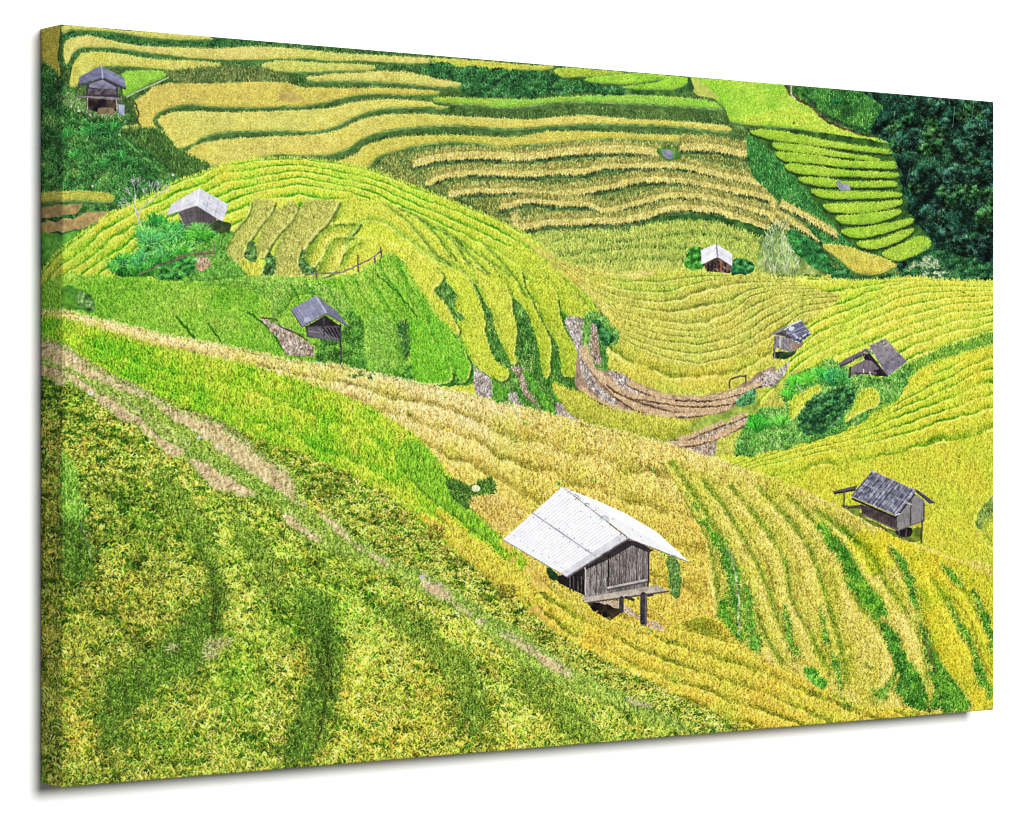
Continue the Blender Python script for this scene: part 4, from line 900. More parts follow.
hollow([(230, 520), (262, 560), (280, 610)], [14, 26, 18], .12, 0)
hollow([(150, 470), (190, 520), (215, 570)], [14, 26, 18], .12, 0)
hollow([(510, 670), (560, 710), (600, 745)], [16, 30, 20], .12, 0)
for pp, w in ((d1((725, 380), (715, 460), (712, 550)), 4), (d2((185, 560), (205, 690), (212, 819)), 3), ([(316, 650), (326, 690), (318, 740)], 3), (d1((215, 110), (235, 200), (240, 260)), 3)):
    m = ribbon(pp, w); strokes(m, 1.0, (2, 5), 90, 40, .3, [(34, 54, 12, 3), (60, 80, 24, 2), (96, 90, 40, 1)], .9, .25)
line(d1((130, 0), (160, 80), (190, 170), (210, 240)), (90, 110, 90), 1.2, .3, op=.7, jit=.5)
strokes(poly(c1((92, 560), (130, 600), (160, 720), (180, 819), (92, 819)), rough=1), .8, (5, 10), 80, 30, .2, [(110, 180, 50, 3), (60, 130, 30, 2), (150, 200, 80, 1)], .8, .2)
for cx, cy in ((545, 610), (705, 590), (690, 640)):
    p = d1((cx, cy))[0]; tuft(p[0], p[1], 40, 8, (150, 160, 100), 60)
p_ = poly(d1((680, 600), (740, 570), (790, 580), (760, 620), (690, 650)), rough=1); strokes(p_, .7, (3, 7), 90, 50, .4, [(176, 160, 110, 2), (130, 140, 80, 2)], .8, .25)
# grassy verges and the trodden path
vg = poly(c1((-20, 60), (90, 105), (200, 180), (330, 250), (420, 288), (560, 372), (700, 405), (810, 460), (900, 545), (1030, 635)) + d2((100, 20), (200, 70), (300, 150), (400, 220), (500, 280), (600, 300), (720, 370), (850, 470), (1024, 560)) + d3((200, 465), (330, 545), (540, 650), (700, 730), (800, 790), (640, 760), (450, 680), (300, 620), (150, 560), (20, 460)) + d2((760, 480), (560, 370), (400, 290), (200, 215), (60, 130)) + c1((1000, 800), (860, 725), (700, 670), (610, 590), (500, 520), (380, 430), (240, 330), (100, 260), (-20, 200)), rough=1)
fill(vg, (122, 160, 50), (146, 170, 66), .22, op=.6)
strokes(vg, .9, (2.5, 6), 90, 40, .3, [(146, 186, 66, 3), (92, 138, 36, 3), (176, 188, 100, 1), (70, 104, 34, 2)], .65, .22)
strokes(ribbon(c1((100, 110), (200, 185), (330, 255), (420, 292), (560, 376), (700, 410), (800, 470), (900, 555), (1020, 640)), 3.5), 1.2, (2, 5), 80, 50, .3, [(140, 120, 76, 2), (110, 120, 60, 2), (180, 160, 110, 1)], .8, .25)
EARTH = [(232, 212, 176, 4), (196, 166, 126, 3), (150, 116, 82, 2), (214, 196, 176, 1)]


def trod(p, c=(208, 184, 138), cb=(190, 164, 120), steps=True):
    m = poly(p, rough=1.0, fine=.2)
    m = (soft(m, 1.6) + .16 * nz_at(5, 66) + .12 * N3) > .58
    fill(m, c, cb, .12, N8)
    strokes(m, .5, (2, 6), 24, 16, .1, EARTH, .35, .07, grad=.05)
    strokes(m, .035, (3, 7), 24, 12, .1, [(134, 104, 72, 1), (140, 124, 84, 1)], .7, .15, 2, grad=.05)
    b = soft(m, 1.5); e_ = (b > .1) & (b < .75)
    strokes(e_, .5, (2, 5), 90, 40, .3, [(120, 160, 60, 2), (160, 184, 96, 2), (90, 124, 44, 1)], .9, .2)
    strokes(m, .05, (2, 4), 90, 40, .3, [(130, 160, 70, 1), (170, 184, 110, 1)], .9, .2)


trod(c1((-20, 85), (92, 118), (200, 190), (320, 252), (420, 297), (480, 340), (540, 370), (600, 395), (700, 422), (800, 482), (900, 562), (1030, 655)) + d2((60, 10), (100, 30), (100, 5)) + c1((1030, 745), (980, 718), (880, 640), (760, 560), (650, 470), (560, 420), (440, 332), (320, 292), (200, 240), (100, 192), (-20, 150)))
trod(c1((60, 190), (118, 206), (200, 262), (300, 304), (400, 364), (500, 444), (608, 508), (602, 545), (540, 556), (490, 520), (400, 436), (330, 408), (250, 340), (150, 270), (80, 225)), (206, 176, 138), (192, 160, 124))
trod(c1((612, 575), (700, 592), (800, 652), (884, 708), (856, 726), (770, 712), (690, 676)), (210, 180, 142), (194, 162, 126))
trod(c1((-20, 180), (60, 200), (92, 230), (92, 280), (40, 240), (-20, 220)), (190, 160, 124))
trod(d2((150, 40), (210, 80), (270, 140), (330, 195), (420, 245), (455, 275), (430, 275), (340, 220), (250, 150), (190, 100)), (200, 176, 134))
trod(d2((15, 50), (100, 115), (170, 160), (150, 178), (90, 140), (20, 85)), (196, 168, 128))
trod(d2((560, 298), (592, 305), (610, 335), (660, 350), (705, 400), (690, 418), (640, 400), (590, 380), (575, 340)), (214, 190, 152))
trod(d2((705, 425), (800, 480), (840, 520), (800, 500), (720, 440)), (196, 174, 128)); trod(d2((880, 540), (960, 565), (1024, 600), (1024, 640), (960, 590)), (206, 180, 140))
trod(d3((10, 385), (50, 400), (110, 430), (190, 475), (230, 500), (315, 558), (250, 560), (190, 520), (100, 455), (30, 410)), (206, 180, 132))
trod(d3((470, 625), (540, 652), (625, 690), (590, 690), (520, 660)), (176, 170, 120)); 
gr2 = poly(c1((100, 200), (200, 250), (330, 310), (450, 410), (600, 500), (760, 590), (880, 650), (1010, 730), (1000, 770), (880, 700), (760, 640), (620, 560), (480, 470), (380, 390), (260, 310), (150, 240)), rough=1.2)
strokes(gr2, .9, (3, 6.5), 90, 35, .3, [(130, 176, 56, 3), (84, 130, 30, 3), (166, 190, 90, 1), (70, 90, 40, 1)], .85, .22)
for pt in (c1((650, 480)), c1((205, 300)), d2((580, 315)), c1((735, 520))):
    p = pt[0]; fill(poly([(p[0] - 2.5, p[1] + 1), (p[0], p[1] - 2), (p[0] + 3, p[1]), (p[0] + 1, p[1] + 2.5)]), (186, 186, 190), (160, 160, 150), .2)
# shrubby knot in the straw
kn = poly(c2((670, 560), (720, 570), (780, 600), (850, 565), (885, 590), (885, 635), (800, 650), (760, 690), (700, 640)), rough=1)
kn = (soft(kn, 2) + .3 * nz_at(5, 77) + .2 * N3) > .58; fill(kn, (84, 126, 36), (60, 98, 34), .3); strokes(kn, .9, (1.5, 4), 90, 45, .15, [(96, 144, 50, 2), (50, 88, 32, 3), (140, 164, 70, 1), (34, 62, 22, 1)], .7, .22)
fill(poly(c2((785, 600), (805, 594), (820, 605), (810, 620), (788, 618))), (226, 216, 160), None, .1)
st2 = poly(c2((780, 670), (860, 640), (940, 670), (1000, 710), (930, 770), (905, 800), (820, 730)), rough=.6); strokes(st2, 1, (3, 6), 88, 24, .2, [(206, 160, 70, 3), (170, 128, 50, 3), (226, 190, 110, 2)], .75, .2)
for q in ((640, 130), (930, 375)):
    p = d2(q)[0]; el = ((XX - p[0]) / 8) ** 2 + ((YY - p[1]) / 7) ** 2 < 1 + .5 * N8
    strokes(el, .9, (3, 6), 90, 40, .3, [(70, 66, 24, 2), (110, 100, 30, 2), (150, 150, 40, 1)], .8, .25)
for q in ((330, 145), (300, 152), (370, 160)):
    p = c2(q)[0]; tuft(p[0], p[1], 14, 5, (70, 110, 50), 50)

i = np.nonzero(fr); g_ = img[i].mean(1, keepdims=True); img[i] = (img[i] * .95 + g_ * .05) * np.array((1.05, 1.04, .95), np.float32)
fa = (YY < 262) & (YY < np.interp(XX[0], [a for a, _ in TOP] + [1024], [b for _, b in TOP] + [300])[None, :]) & ~fo
i = np.nonzero(fa); img[i] *= np.array((.95, .995, .97), np.float32)
img[rt & (YY > 470)] *= np.array((.97, 1.0, .88), np.float32)
# grain of the print: fine speckle, strongest in the near rice
gr_ = .5 * noise(1.2, 1, 2.2, seed=91) + .5 * noise(2.0, 1, 2.4, seed=92)
am_ = np.where(fg, .13, np.where(YY < 240, .06, .09)) + .06 * fr
img *= np.exp(gr_ * am_)[..., None]
# ---------------------------------- huts ------------------------------------
# roofs, walls and posts; the outlines are kept so that each hut can be a part
HUTS = []


def hut(label, roof, wall, posts=()):
    HUTS.append((label, roof, wall, posts))


def post(p, q, c=(96, 86, 84), w=1.4):
    line([p, q], c, w, .2, sm=False)


# on its bank at upper left
Rf = a1((155, 266), (163, 232), (250, 187), (345, 238), (352, 284), (318, 272), (255, 240), (198, 264))
Wl = a1((192, 262), (255, 240), (318, 272), (318, 316), (336, 326), (148, 314), (150, 308), (190, 310))
fill(poly(a1((190, 318), (320, 326), (318, 372), (240, 378), (195, 365)), sm=False), (34, 28, 34), (70, 60, 50), .3)
fill(poly(a1((240, 360), (300, 362), (300, 385), (240, 380)), rough=.5), (120, 104, 80), None, .2)
fill(poly(Wl, sm=False), (70, 62, 84), (50, 44, 56), .2, N3)
fill(poly(a1((200, 262), (255, 244), (312, 276), (308, 284), (255, 282), (202, 276)), sm=False), (140, 138, 178), (96, 92, 120), .2, N3)
fill(poly(a1((195, 278), (312, 286), (312, 306), (195, 304)), sm=False), (74, 60, 74), (104, 88, 96), .2, N3)
fill(poly(a1((148, 309), (336, 318), (336, 330), (148, 316)), sm=False), (126, 114, 120), None, .15)
quad(*a1((158, 262), (163, 232), (250, 187), (255, 238)), 9, (104, 108, 150), .8); quad(*a1((255, 238), (250, 187), (345, 238), (350, 282)), 9, (116, 120, 164), .8)
line(a1((157, 264), (200, 260), (255, 238), (350, 282)), (64, 60, 84), 1, .2, sm=False); line(a1((250, 187), (256, 238)), (150, 150, 186), 1)
Ps = [a1((193, 318), (193, 366)), a1((313, 328), (314, 376))]
for q in Ps: post(q[0], q[1], (150, 138, 130), 1.6)
fill(poly(a1((322, 345), (345, 347), (347, 392), (322, 384)), sm=False), (150, 156, 190), None, .15)
hut('small grey tiled hut on stilts on the far green bank', [Rf], Wl, Ps)
# white-roofed on the dome
Rl, Rr = b1((518, 146), (536, 100), (652, 33), (640, 106)), b1((640, 106), (652, 33), (771, 100), (748, 174))
Wl = b1((566, 136), (636, 106), (722, 160), (716, 208), (600, 205), (572, 165))
quad(*b1((566, 134), (636, 104), (636, 200), (600, 200)), 3, (100, 90, 96), .7); quad(*b1((636, 104), (722, 158), (716, 205), (636, 200)), 3, (86, 76, 80), .7)
for k in range(5): line(b1((570, 142 + k * 12), (650, 132 + k * 13), (716, 166 + k * 9)), (72, 64, 70), .7, .2, op=.6)
quad(*Rl, 6, (206, 206, 222), .9); quad(*Rr, 6, (196, 196, 216), .88)
for k in (.35, .68): line([tuple(np.array(Rr[0]) * (1 - k) + np.array(Rr[3]) * k), tuple(np.array(Rr[1]) * (1 - k) + np.array(Rr[2]) * k)], (150, 150, 180), .9, .2)
line([Rl[2], Rl[3]], (236, 236, 240), 1.1, .05); line([Rl[0], Rl[3], Rr[3]], (120, 112, 124), .8, .1, sm=False)
fill(poly(b1((700, 176), (775, 170), (772, 210), (705, 212)), rough=.6), (70, 90, 44), (50, 60, 40), .3)
p = b1((658, 235))[0]; tuft(p[0], p[1], 260, 19, (70, 170, 40), 36, .25)
hut('pale metal roofed hut on the terraced dome beside tall grass', [Rl, Rr], Wl)
# open hut on the green slope
Rl, Rr = b2((42, 530), (145, 474), (190, 546), (90, 602)), b2((145, 474), (228, 534), (286, 606), (188, 546))
Wl = b2((104, 602), (184, 556), (248, 600), (246, 660), (112, 642))
fill(poly(Wl, sm=False), (50, 44, 50), (36, 34, 36), .2)
fill(poly(b2((112, 600), (160, 600), (205, 640), (246, 650), (246, 662), (112, 640)), sm=False), (116, 112, 124), (80, 76, 84), .2, N3)
for k in range(6): line(b2((150 + k * 15, 598), (190 + k * 12, 650)), (130, 122, 134), .8, .2)
line(b2((110, 618), (160, 626)), (150, 150, 160), .8); line(b2((104, 602), (248, 600)), (80, 74, 80), 1)
quad(*Rl, 8, (122, 126, 164), .82); quad(*Rr, 7, (104, 108, 142), .82)
line([Rl[1], Rl[2]], (164, 166, 190), 1); line([Rl[0], Rl[3], Rl[2], Rr[2]], (66, 62, 84), .9, sm=False); fill(poly(b2((95, 565), (118, 560), (125, 575), (100, 585)), sm=False), (170, 172, 200), None, .1, op=.7)
Ps = [b2((246, 590), (249, 745)), b2((110, 600), (111, 640)), b2((178, 560), (180, 640))]
for q in Ps: post(q[0], q[1], (70, 60, 66), 1.3)
hut('open sided hut with slate blue roof on the green slope', [Rl, Rr], Wl, Ps[:1])
# tiny white roof beyond the bowl
tk2 = poly(b3((678, 192), (690, 130), (720, 105), (742, 120), (745, 198)), rough=.8); fill(tk2, (50, 130, 40), (80, 160, 50), .25); leaves(tk2, .2, (1.5, 3.2), [(60, 140, 44), (90, 170, 60), (40, 100, 36)])
tk3 = poly(b3((866, 220), (868, 180), (900, 158), (950, 178), (948, 218)), rough=.8); fill(tk3, (30, 96, 48), (50, 120, 60), .25); leaves(tk3, .2, (1.5, 3.2), [(40, 110, 56), (24, 80, 44), (70, 136, 70)])
Wl = b3((752, 180), (808, 150), (866, 188), (860, 218), (765, 208))
fill(poly(Wl, sm=False), (64, 46, 46), (110, 80, 66), .3, N3)
for x in (770, 785, 800, 822, 840): line(b3((x, 178), (x, 210)), (40, 30, 34) if x != 822 else (170, 96, 60), 1.1)
for q in ((815, 165), (830, 190), (800, 200)): line(b3(q, (q[0] + 10, q[1] + 8)), (190, 110, 70), 1)
Rl, Rr = b3((742, 182), (740, 124), (803, 97), (808, 152)), b3((808, 152), (803, 97), (868, 138), (869, 190))
quad(*Rl, 3, (226, 226, 238), .93); quad(*Rr, 3, (204, 204, 222), .92); line([Rl[2], Rl[3]], (130, 130, 150), 1)
hut('tiny white roofed hut on the far rim of the valley', [Rl, Rr], Wl)
# two on the right hill
fill(poly(zh((235, 700), (330, 680), (510, 690), (620, 650), (500, 780), (380, 810), (240, 790)), rough=.5), (38, 64, 40), (56, 84, 44), .3)
Wl = zh((238, 420), (395, 330), (520, 480), (600, 555), (700, 515), (690, 600), (540, 692), (508, 690), (300, 642), (238, 604))
fill(poly(zh((330, 360), (400, 325), (520, 480), (520, 520), (440, 460)), sm=False), (50, 44, 52), None, .2)
quad(*zh((238, 425), (520, 470), (508, 692), (238, 606)), 5, (128, 118, 126), .75, .2); quad(*zh((515, 500), (700, 515), (690, 600), (515, 692)), 2, (150, 120, 90), .75)
fill(poly(zh((238, 400), (395, 328), (520, 470), (430, 440), (330, 420)), sm=False), (62, 54, 64), (90, 80, 90), .2, N3)
line(zh((330, 430), (325, 620)), (176, 176, 176), 1); line(zh((380, 540), (460, 640)), (170, 166, 166), .8); line(zh((250, 440), (320, 540)), (160, 156, 166), .7)
Rr = zh((150, 410), (400, 282), (530, 232), (420, 325), (330, 345), (240, 402)); Rl = zh((400, 322), (660, 172), (692, 182), (842, 402), (740, 472), (590, 562), (500, 482))
fill(poly(Rr, sm=False), (130, 136, 150), (96, 96, 110), .2, N3)
quad(*zh((400, 320), (675, 172), (842, 402), (590, 562)), 5, (98, 100, 138), .72, .2); line(zh((400, 322), (530, 236), (675, 172)), (196, 200, 208), 1, .1)
for q in (((540, 350), (750, 262)), ((500, 420), (800, 320)), ((420, 400), (520, 370))): line(zh(*q), (176, 180, 206), .9)
fill(poly(zh((460, 310), (520, 275), (570, 300), (520, 345)), rough=.3), (190, 198, 222), None, .1); fill(poly(zh((520, 390), (560, 380), (640, 460), (600, 480)), sm=False), (150, 170, 200), None, .1)
for q in ((580, 520), (620, 545), (650, 470), (700, 430), (690, 505), (730, 410), (800, 380)): line(zh(q, (q[0] + 22, q[1] - 8)), (196, 196, 210), 1.1)
for q in ((600, 500), (660, 520), (720, 470), (770, 420)): line(zh(q, (q[0] + 20, q[1] - 10)), (50, 48, 70), 1)
Ps = [zh((246, 450), (230, 790))]
for q in Ps: post(q[0], q[1], (120, 116, 110), 1)
hut('dark roofed hut on posts where the bowl meets the right hill', [Rl, Rr], Wl, Ps)
Wl = zt((238, 530), (380, 460), (470, 465), (640, 636), (520, 634), (280, 618), (232, 640))
fill(poly(zt((380, 402), (450, 380), (560, 520), (650, 640), (510, 640), (545, 560), (470, 470), (395, 452)), sm=False), (34, 28, 36), (58, 50, 58), .2)
quad(*zt((240, 532), (390, 455), (475, 465), (550, 548)), 0, (138, 122, 132), .8, .2); fill(poly(zt((238, 532), (390, 455), (475, 465), (552, 550), (522, 622), (280, 612), (234, 640)), sm=False), (134, 118, 128), (106, 92, 102), .25, N3)
for q in (((300, 610), (330, 500)), ((360, 610), (390, 470)), ((420, 615), (440, 470)), ((480, 620), (490, 490))): line(zt(*q), (90, 78, 86), .8)
line(zt((280, 605), (440, 610), (520, 625)), (70, 60, 66), 1); line(zt((380, 560), (378, 600)), (190, 180, 180), 1); line(zt((455, 590), (452, 622)), (180, 170, 170), 1); fill(poly(zt((495, 570), (540, 565), (540, 595), (505, 600)), sm=False), (50, 44, 50), None, .1)
Rl = zt((455, 298), (600, 213), (645, 215), (872, 470), (650, 642), (545, 522), (445, 400)); Rr = zt((104, 492), (200, 428), (330, 368), (400, 330), (475, 325), (450, 380), (382, 398), (300, 432), (220, 482), (118, 522))
fill(poly(Rr, sm=False), (112, 102, 116), (90, 80, 94), .2, N3); line(zt((118, 522), (220, 482), (300, 432), (382, 398)), (50, 42, 52), 1, .2)
quad(*zt((450, 300), (625, 208), (872, 470), (648, 642)), 9, (122, 110, 122), .84, .2, .6); fill(poly(zt((640, 480), (780, 385), (872, 470), (650, 642), (570, 550)), sm=False) & poly(Rl, sm=False), (92, 92, 122), (110, 106, 128), .2, N3, .6)
for k in np.linspace(0, 1, 9): line(zt((470 + 170 * k, 330 - 95 * k), (600 + 240 * k, 500 - 30 * k)), (156, 142, 148), .6, .2, op=.5)
line(zt((650, 640), (545, 522), (445, 400)), (56, 48, 60), 1.2, .2); line(zt((600, 214), (872, 470)), (150, 142, 152), .8, .2)
for q in ((340, 355), (400, 318), (450, 290), (520, 285), (560, 250), (600, 270), (640, 300), (680, 290), (720, 325), (620, 235), (400, 385), (380, 420), (320, 470), (340, 455), (440, 350), (280, 470), (500, 262)):
    strokes(poly(zt((q[0] - 16, q[1]), (q[0], q[1] - 12), (q[0] + 16, q[1]), (q[0], q[1] + 12))), 1.6, (.8, 2), 90, 50, 0, [(206, 214, 80, 1), (150, 176, 70, 1), (190, 190, 150, 1)], .9, .15)
Ps = [zt((228, 540), (220, 655))]
for q in Ps: post(q[0], q[1], (60, 50, 52), 1.3)
hut('weathered low hut with weeds on its ridge above a thicket', [Rl, Rr], Wl, Ps)
# dark slatted roof on the right
for q in ((450, 390, 460, 400),): pass
fill(poly(c4((380, 348), (455, 352), (460, 385), (600, 455), (700, 440), (690, 500), (640, 492), (600, 480), (450, 400), (385, 362)), rough=.6), (60, 76, 30), (90, 110, 34), .3, op=.85)
fill(poly(c4((600, 452), (660, 444), (650, 478), (610, 474)), rough=.4), (32, 30, 34), None, .2)
Ps = [c4((383, 294), (383, 358)), c4((704, 410), (701, 502)), c4((712, 340), (712, 412)), c4((610, 455), (612, 480)), c4((640, 450), (638, 482))]
Wl = c4((452, 342), (600, 392), (672, 300), (714, 332), (712, 412), (605, 452), (460, 386))
quad(*c4((452, 345), (600, 396), (604, 452), (460, 386)), 12, (80, 64, 64), .6, .3); quad(*c4((600, 394), (672, 300), (700, 414), (604, 452)), 5, (128, 126, 124), .8)
quad(*c4((672, 300), (714, 330), (712, 412), (668, 425)), 3, (132, 130, 130), .8)
line(c4((460, 386), (604, 452), (712, 412)), (120, 104, 96), 1.1, sm=False); line(c4((658, 330), (656, 430)), (80, 76, 76), 1)
quad(*c4((338, 292), (440, 268), (432, 284), (345, 299)), 1, (84, 82, 96), .8); line(c4((385, 352), (455, 362)), (90, 80, 80), 1.4); line(c4((400, 362), (460, 350)), (60, 54, 56), 1.2)
quad(*c4((668, 286), (678, 282), (760, 340), (735, 342)), 2, (76, 74, 92), .8)
Rl = c4((413, 312), (500, 208), (680, 288), (600, 392)); quad(*Rl, 0, (78, 78, 100), .8)
fill(poly(Rl, sm=False), (88, 86, 110), (112, 112, 138), .25, N3)
A, B_, C__, D_ = (np.array(v) for v in (Rl[1], Rl[2], Rl[3], Rl[0]))
for t in np.linspace(.02, .98, 30):
    e0, e1 = sorted(rng.uniform(0, 1, 2)); e0, e1 = (0, 1) if rng.random() < .6 else (e0, e1)
    p0, p1 = A + (B_ - A) * t, D_ + (C__ - D_) * t
    line([p0 + (p1 - p0) * e0, p0 + (p1 - p0) * e1], (166, 166, 188) if rng.random() < .6 else (52, 48, 66), .5, .2, op=.75)
for a, b in (((508, 214), (418, 314)), ((580, 248), (505, 345)), ((672, 288), (595, 384)), ((414, 312), (600, 390)), ((462, 262), (640, 335)), ((500, 208), (680, 288))):
    line(c4(a, b), (160, 160, 178), .75, .25, jit=.08)
line(c4((418, 322), (596, 400)), (38, 34, 44), 1.6, .2); line(c4((596, 400), (672, 306)), (44, 40, 50), 1.2, .2); line(c4((345, 301), (432, 286)), (40, 36, 44), 1.4)
line(c4((612, 384), (594, 390)), (180, 180, 190), 1.5); line(c4((640, 338), (660, 346)), (170, 170, 180), 1.3); line(c4((495, 205), (508, 215)), (170, 170, 180), 1.6)
for q in Ps: post(q[0], q[1], (78, 68, 70), 1.7)
hut('hut with a dark battened roof and lean-to above the ridge', [Rl, c4((676, 286), (682, 283), (760, 340), (735, 342))], Wl, Ps[:2])
# the big one: corrugated roof, plank gable
Rl = [(502.5, 539.5), (562, 486.5), (628, 538.5), (566.5, 577)]
Rr = [(562, 486.5)] + c3((330, 500), (430, 545), (560, 622), (697, 748), (640, 728), (560, 692), (452, 652))
Wl = d3((232, 150), (265, 150), (350, 108), (440, 58), (515, 8), (560, 12), (612, 42), (610, 175), (604, 190), (340, 240), (335, 228), (250, 170))
quad(*d3((346, 200), (606, 160), (606, 192), (346, 240)), 10, (116, 104, 100), .7)
fill(poly(d3((355, 256), (480, 244), (505, 290), (450, 330), (380, 290)), sm=False), (26, 22, 20), (60, 50, 30), .3)
rk = poly(d3((380, 258), (430, 240), (500, 258), (545, 290), (600, 325), (665, 350), (668, 372), (630, 368), (560, 325), (500, 290), (440, 268)), rough=.7); fill(rk, (214, 184, 150), (180, 150, 120), .2); strokes(rk, .3, (1, 3), 20, 60, 0, [(110, 84, 60, 1), (240, 220, 190, 1)], .8, .15)
fill(poly(d3((225, 150), (270, 140), (350, 100), (350, 228), (240, 176)), sm=False), (44, 38, 42), (30, 26, 28), .2)
for x in (285, 300, 318, 332): line(d3((x, 150), (x, 210)), (76, 66, 66), 1, .3)
quad(*d3((348, 108), (445, 56), (445, 222), (346, 240)), 4, (134, 122, 118), .7, .2); quad(*d3((443, 58), (520, 4), (535, 206), (440, 222)), 4, (116, 104, 100), .6, .2); quad(*d3((520, 4), (612, 42), (606, 194), (534, 206)), 4, (122, 110, 106), .6, .2)
strokes(poly(d3((348, 108), (520, 4), (612, 42), (606, 186), (346, 228)), sm=False), .5, (6, 14), 90, 2, 0, [(150, 136, 130, 2), (98, 86, 82, 3), (70, 60, 58, 2)], .35, .10)
line(d3((443, 60), (442, 205)), (40, 34, 34), 1.3); line(d3((350, 225), (348, 110)), (190, 176, 170), 1.1); line(d3((395, 80), (445, 76)), (170, 150, 120), 1.3)
for q in ((370, 95, 228), (395, 85, 222), (415, 75, 218), (490, 25, 198), (515, 12, 194), (560, 25, 186), (585, 32, 182)): line(d3((q[0], q[1]), (q[0] - 2, q[2])), (58, 50, 50), .9, .2)
fill(poly(d3((440, 50), (515, 2), (560, 6), (628, 42), (610, 52), (540, 22), (450, 76), (350, 122), (350, 108)), sm=False), (34, 28, 32), None, .2, op=.8)
line(d3((442, 196), (530, 178), (606, 162)), (170, 158, 150), 2.2, .15); line(d3((442, 203), (606, 170)), (90, 78, 74), 1)
line(d3((608, 45), (606, 190)), (66, 56, 56), 1.5)
quad(*d3((330, 238), (640, 184), (692, 208), (350, 257)), 3, (172, 160, 144), .8, .15); line(d3((350, 258), (692, 210)), (92, 82, 72), 1.2)
Ps = [d3((586, 226), (586, 342)), d3((497, 238), (497, 290))]
for q, w in zip(Ps, (6.2, 4.4)): post(q[0], q[1], (60, 56, 60), w)
line(d3((594, 228), (594, 340)), (98, 92, 94), 1.6); line(d3((515, 234), (545, 245)), (70, 60, 56), 2.4); line(d3((605, 228), (625, 224)), (70, 60, 56), 2)
m = quad(Rl[0], Rl[3], Rl[2], Rl[1], 0, (236, 236, 243), .9, .03)
A, B_, C__, D_ = map(np.array, (Rl[0], Rl[3], Rl[2], Rl[1]))
for t in np.linspace(.015, .985, 26):
    line([A + (B_ - A) * t, D_ + (C__ - D_) * t], (196, 196, 212), .6, .1, op=.85)
    line([A + (B_ - A) * (t + .012), D_ + (C__ - D_) * (t + .012)], (246, 246, 250), .8, .05, op=.8)
for k in (.5,):
    line([A + (D_ - A) * k, B_ + (C__ - B_) * k], (160, 160, 172), 1.1, .1)
fill(poly([tuple(B_ + (A - B_) * .02), tuple(B_ + (A - B_) * .10), tuple(C__ + (D_ - C__) * .10), tuple(C__ + (D_ - C__) * .02)], sm=False), (176, 176, 190), None, .08, op=.6)
fill(poly(Rr, sm=False), (236, 236, 243), (244, 244, 248), .02)
for t in np.linspace(.06, .95, 22):
    p = np.array(Rr[0]) * (1 - t) + np.array(Rr[7]) * t; q = np.array(Rr[0]) * (1 - t) + np.array(Rr[4]) * t
    line([p, p + (q - p) * .97], (204, 204, 214), .7, .05, op=.55)
line([D_, C__], (120, 116, 126), .7, .3, jit=.1); line([C__ + (.5, .5), B_ + (.5, .3)], (84, 78, 84), 1.6, .2); line([C__ + (0, -1), B_ + (-1, -.6)], (176, 176, 184), 1.4, .1)
line([C__, (655, 549), (Rr[4][0], Rr[4][1])], (120, 116, 122), .8, sm=False); line([A, B_], (136, 132, 140), .9)
for t in (.1, .17, .22, .34, .48, .6, .72, .9, .97):
    p = D_ + (C__ - D_) * t; line([p, p + (rng.uniform(-1.5, 1.5), rng.uniform(.5, 2))], (80, 76, 84), .8, .2)
    if t < .7: line([p + (1, -1), p + (rng.uniform(2, 6), rng.uniform(-2, 1))], (110, 106, 116), .9, .2)
for t in np.linspace(.06, .94, 9):
    for k in (.1, .47, .54, .9):
        p = A + (B_ - A) * t + ((D_ - A) * (1 - t) + (C__ - B_) * t) * k + rng.normal(0, .8, 2); line([p, p + .3], (110, 106, 120), .9, .1)
for t, u in ((.3, .2), (.45, .3), (.6, .25), (.5, .6), (.75, .5), (.85, .7), (.2, .5), (.35, .7)):
    p = np.array(Rr[0]) * (1 - t) + np.array(Rr[4]) * t; q = np.array(Rr[0]) * (1 - t) + np.array(Rr[7]) * t; p = p + (q - p) * u * .8; line([p, p + .4], (120, 116, 130), .9)
fill(poly(c3((335, 556), (362, 560), (365, 580), (340, 575)), rough=.4), (170, 176, 200), None, .15)
fill(poly(d3((190, 110), (240, 148), (225, 165), (195, 150)), rough=.6), (40, 84, 40), (24, 50, 30), .3)
tb = poly(d3((690, 70), (730, 90), (740, 180), (720, 240), (695, 180)), rough=.8); fill(tb, (84, 126, 50), (60, 104, 50), .25, op=.8); strokes(tb, .9, (1.5, 4), 90, 40, .1, [(84, 140, 70, 2), (44, 96, 48, 2), (150, 160, 60, 1)], .7, .22)
strokes(poly(d3((225, 184), (330, 250), (355, 272), (440, 335), (600, 358), (640, 390), (420, 372), (240, 226)), rough=.8), .45, (3, 7), 88, 24, .3, GOLDY, .9, .2)
hut('big hut on stilts with a bright corrugated roof and plank walls', [Rl, Rr], Wl, Ps[:1])
for _, rf_, wl_, ps_ in HUTS:
    for o_ in rf_ + [wl_]:
        i = np.nonzero(soft(poly(o_, sm=False), 1.2) > .3); g_ = img[i].mean(1, keepdims=True); img[i] = (img[i] * .68 + g_ * .32) * (1.04 if o_ is not wl_ else 1)
# bare tree by the white-roofed hut
TC = (188, 184, 190)


def limb(p, a, L, w, d):
    q = (p[0] + L * math.cos(a), p[1] - L * math.sin(a))
    line([p, ((p[0] + q[0]) / 2 + rng.normal(0, .5), (p[1] + q[1]) / 2), q], np.array(TC) * rng.uniform(.7, 1.08), w, .15)
    if d > 0:
        for k in (-1, 0, 1):
            limb(q, a + k * .34 + rng.normal(0, .12), L * rng.uniform(.6, .95), max(.35, w * .7), d - 1)


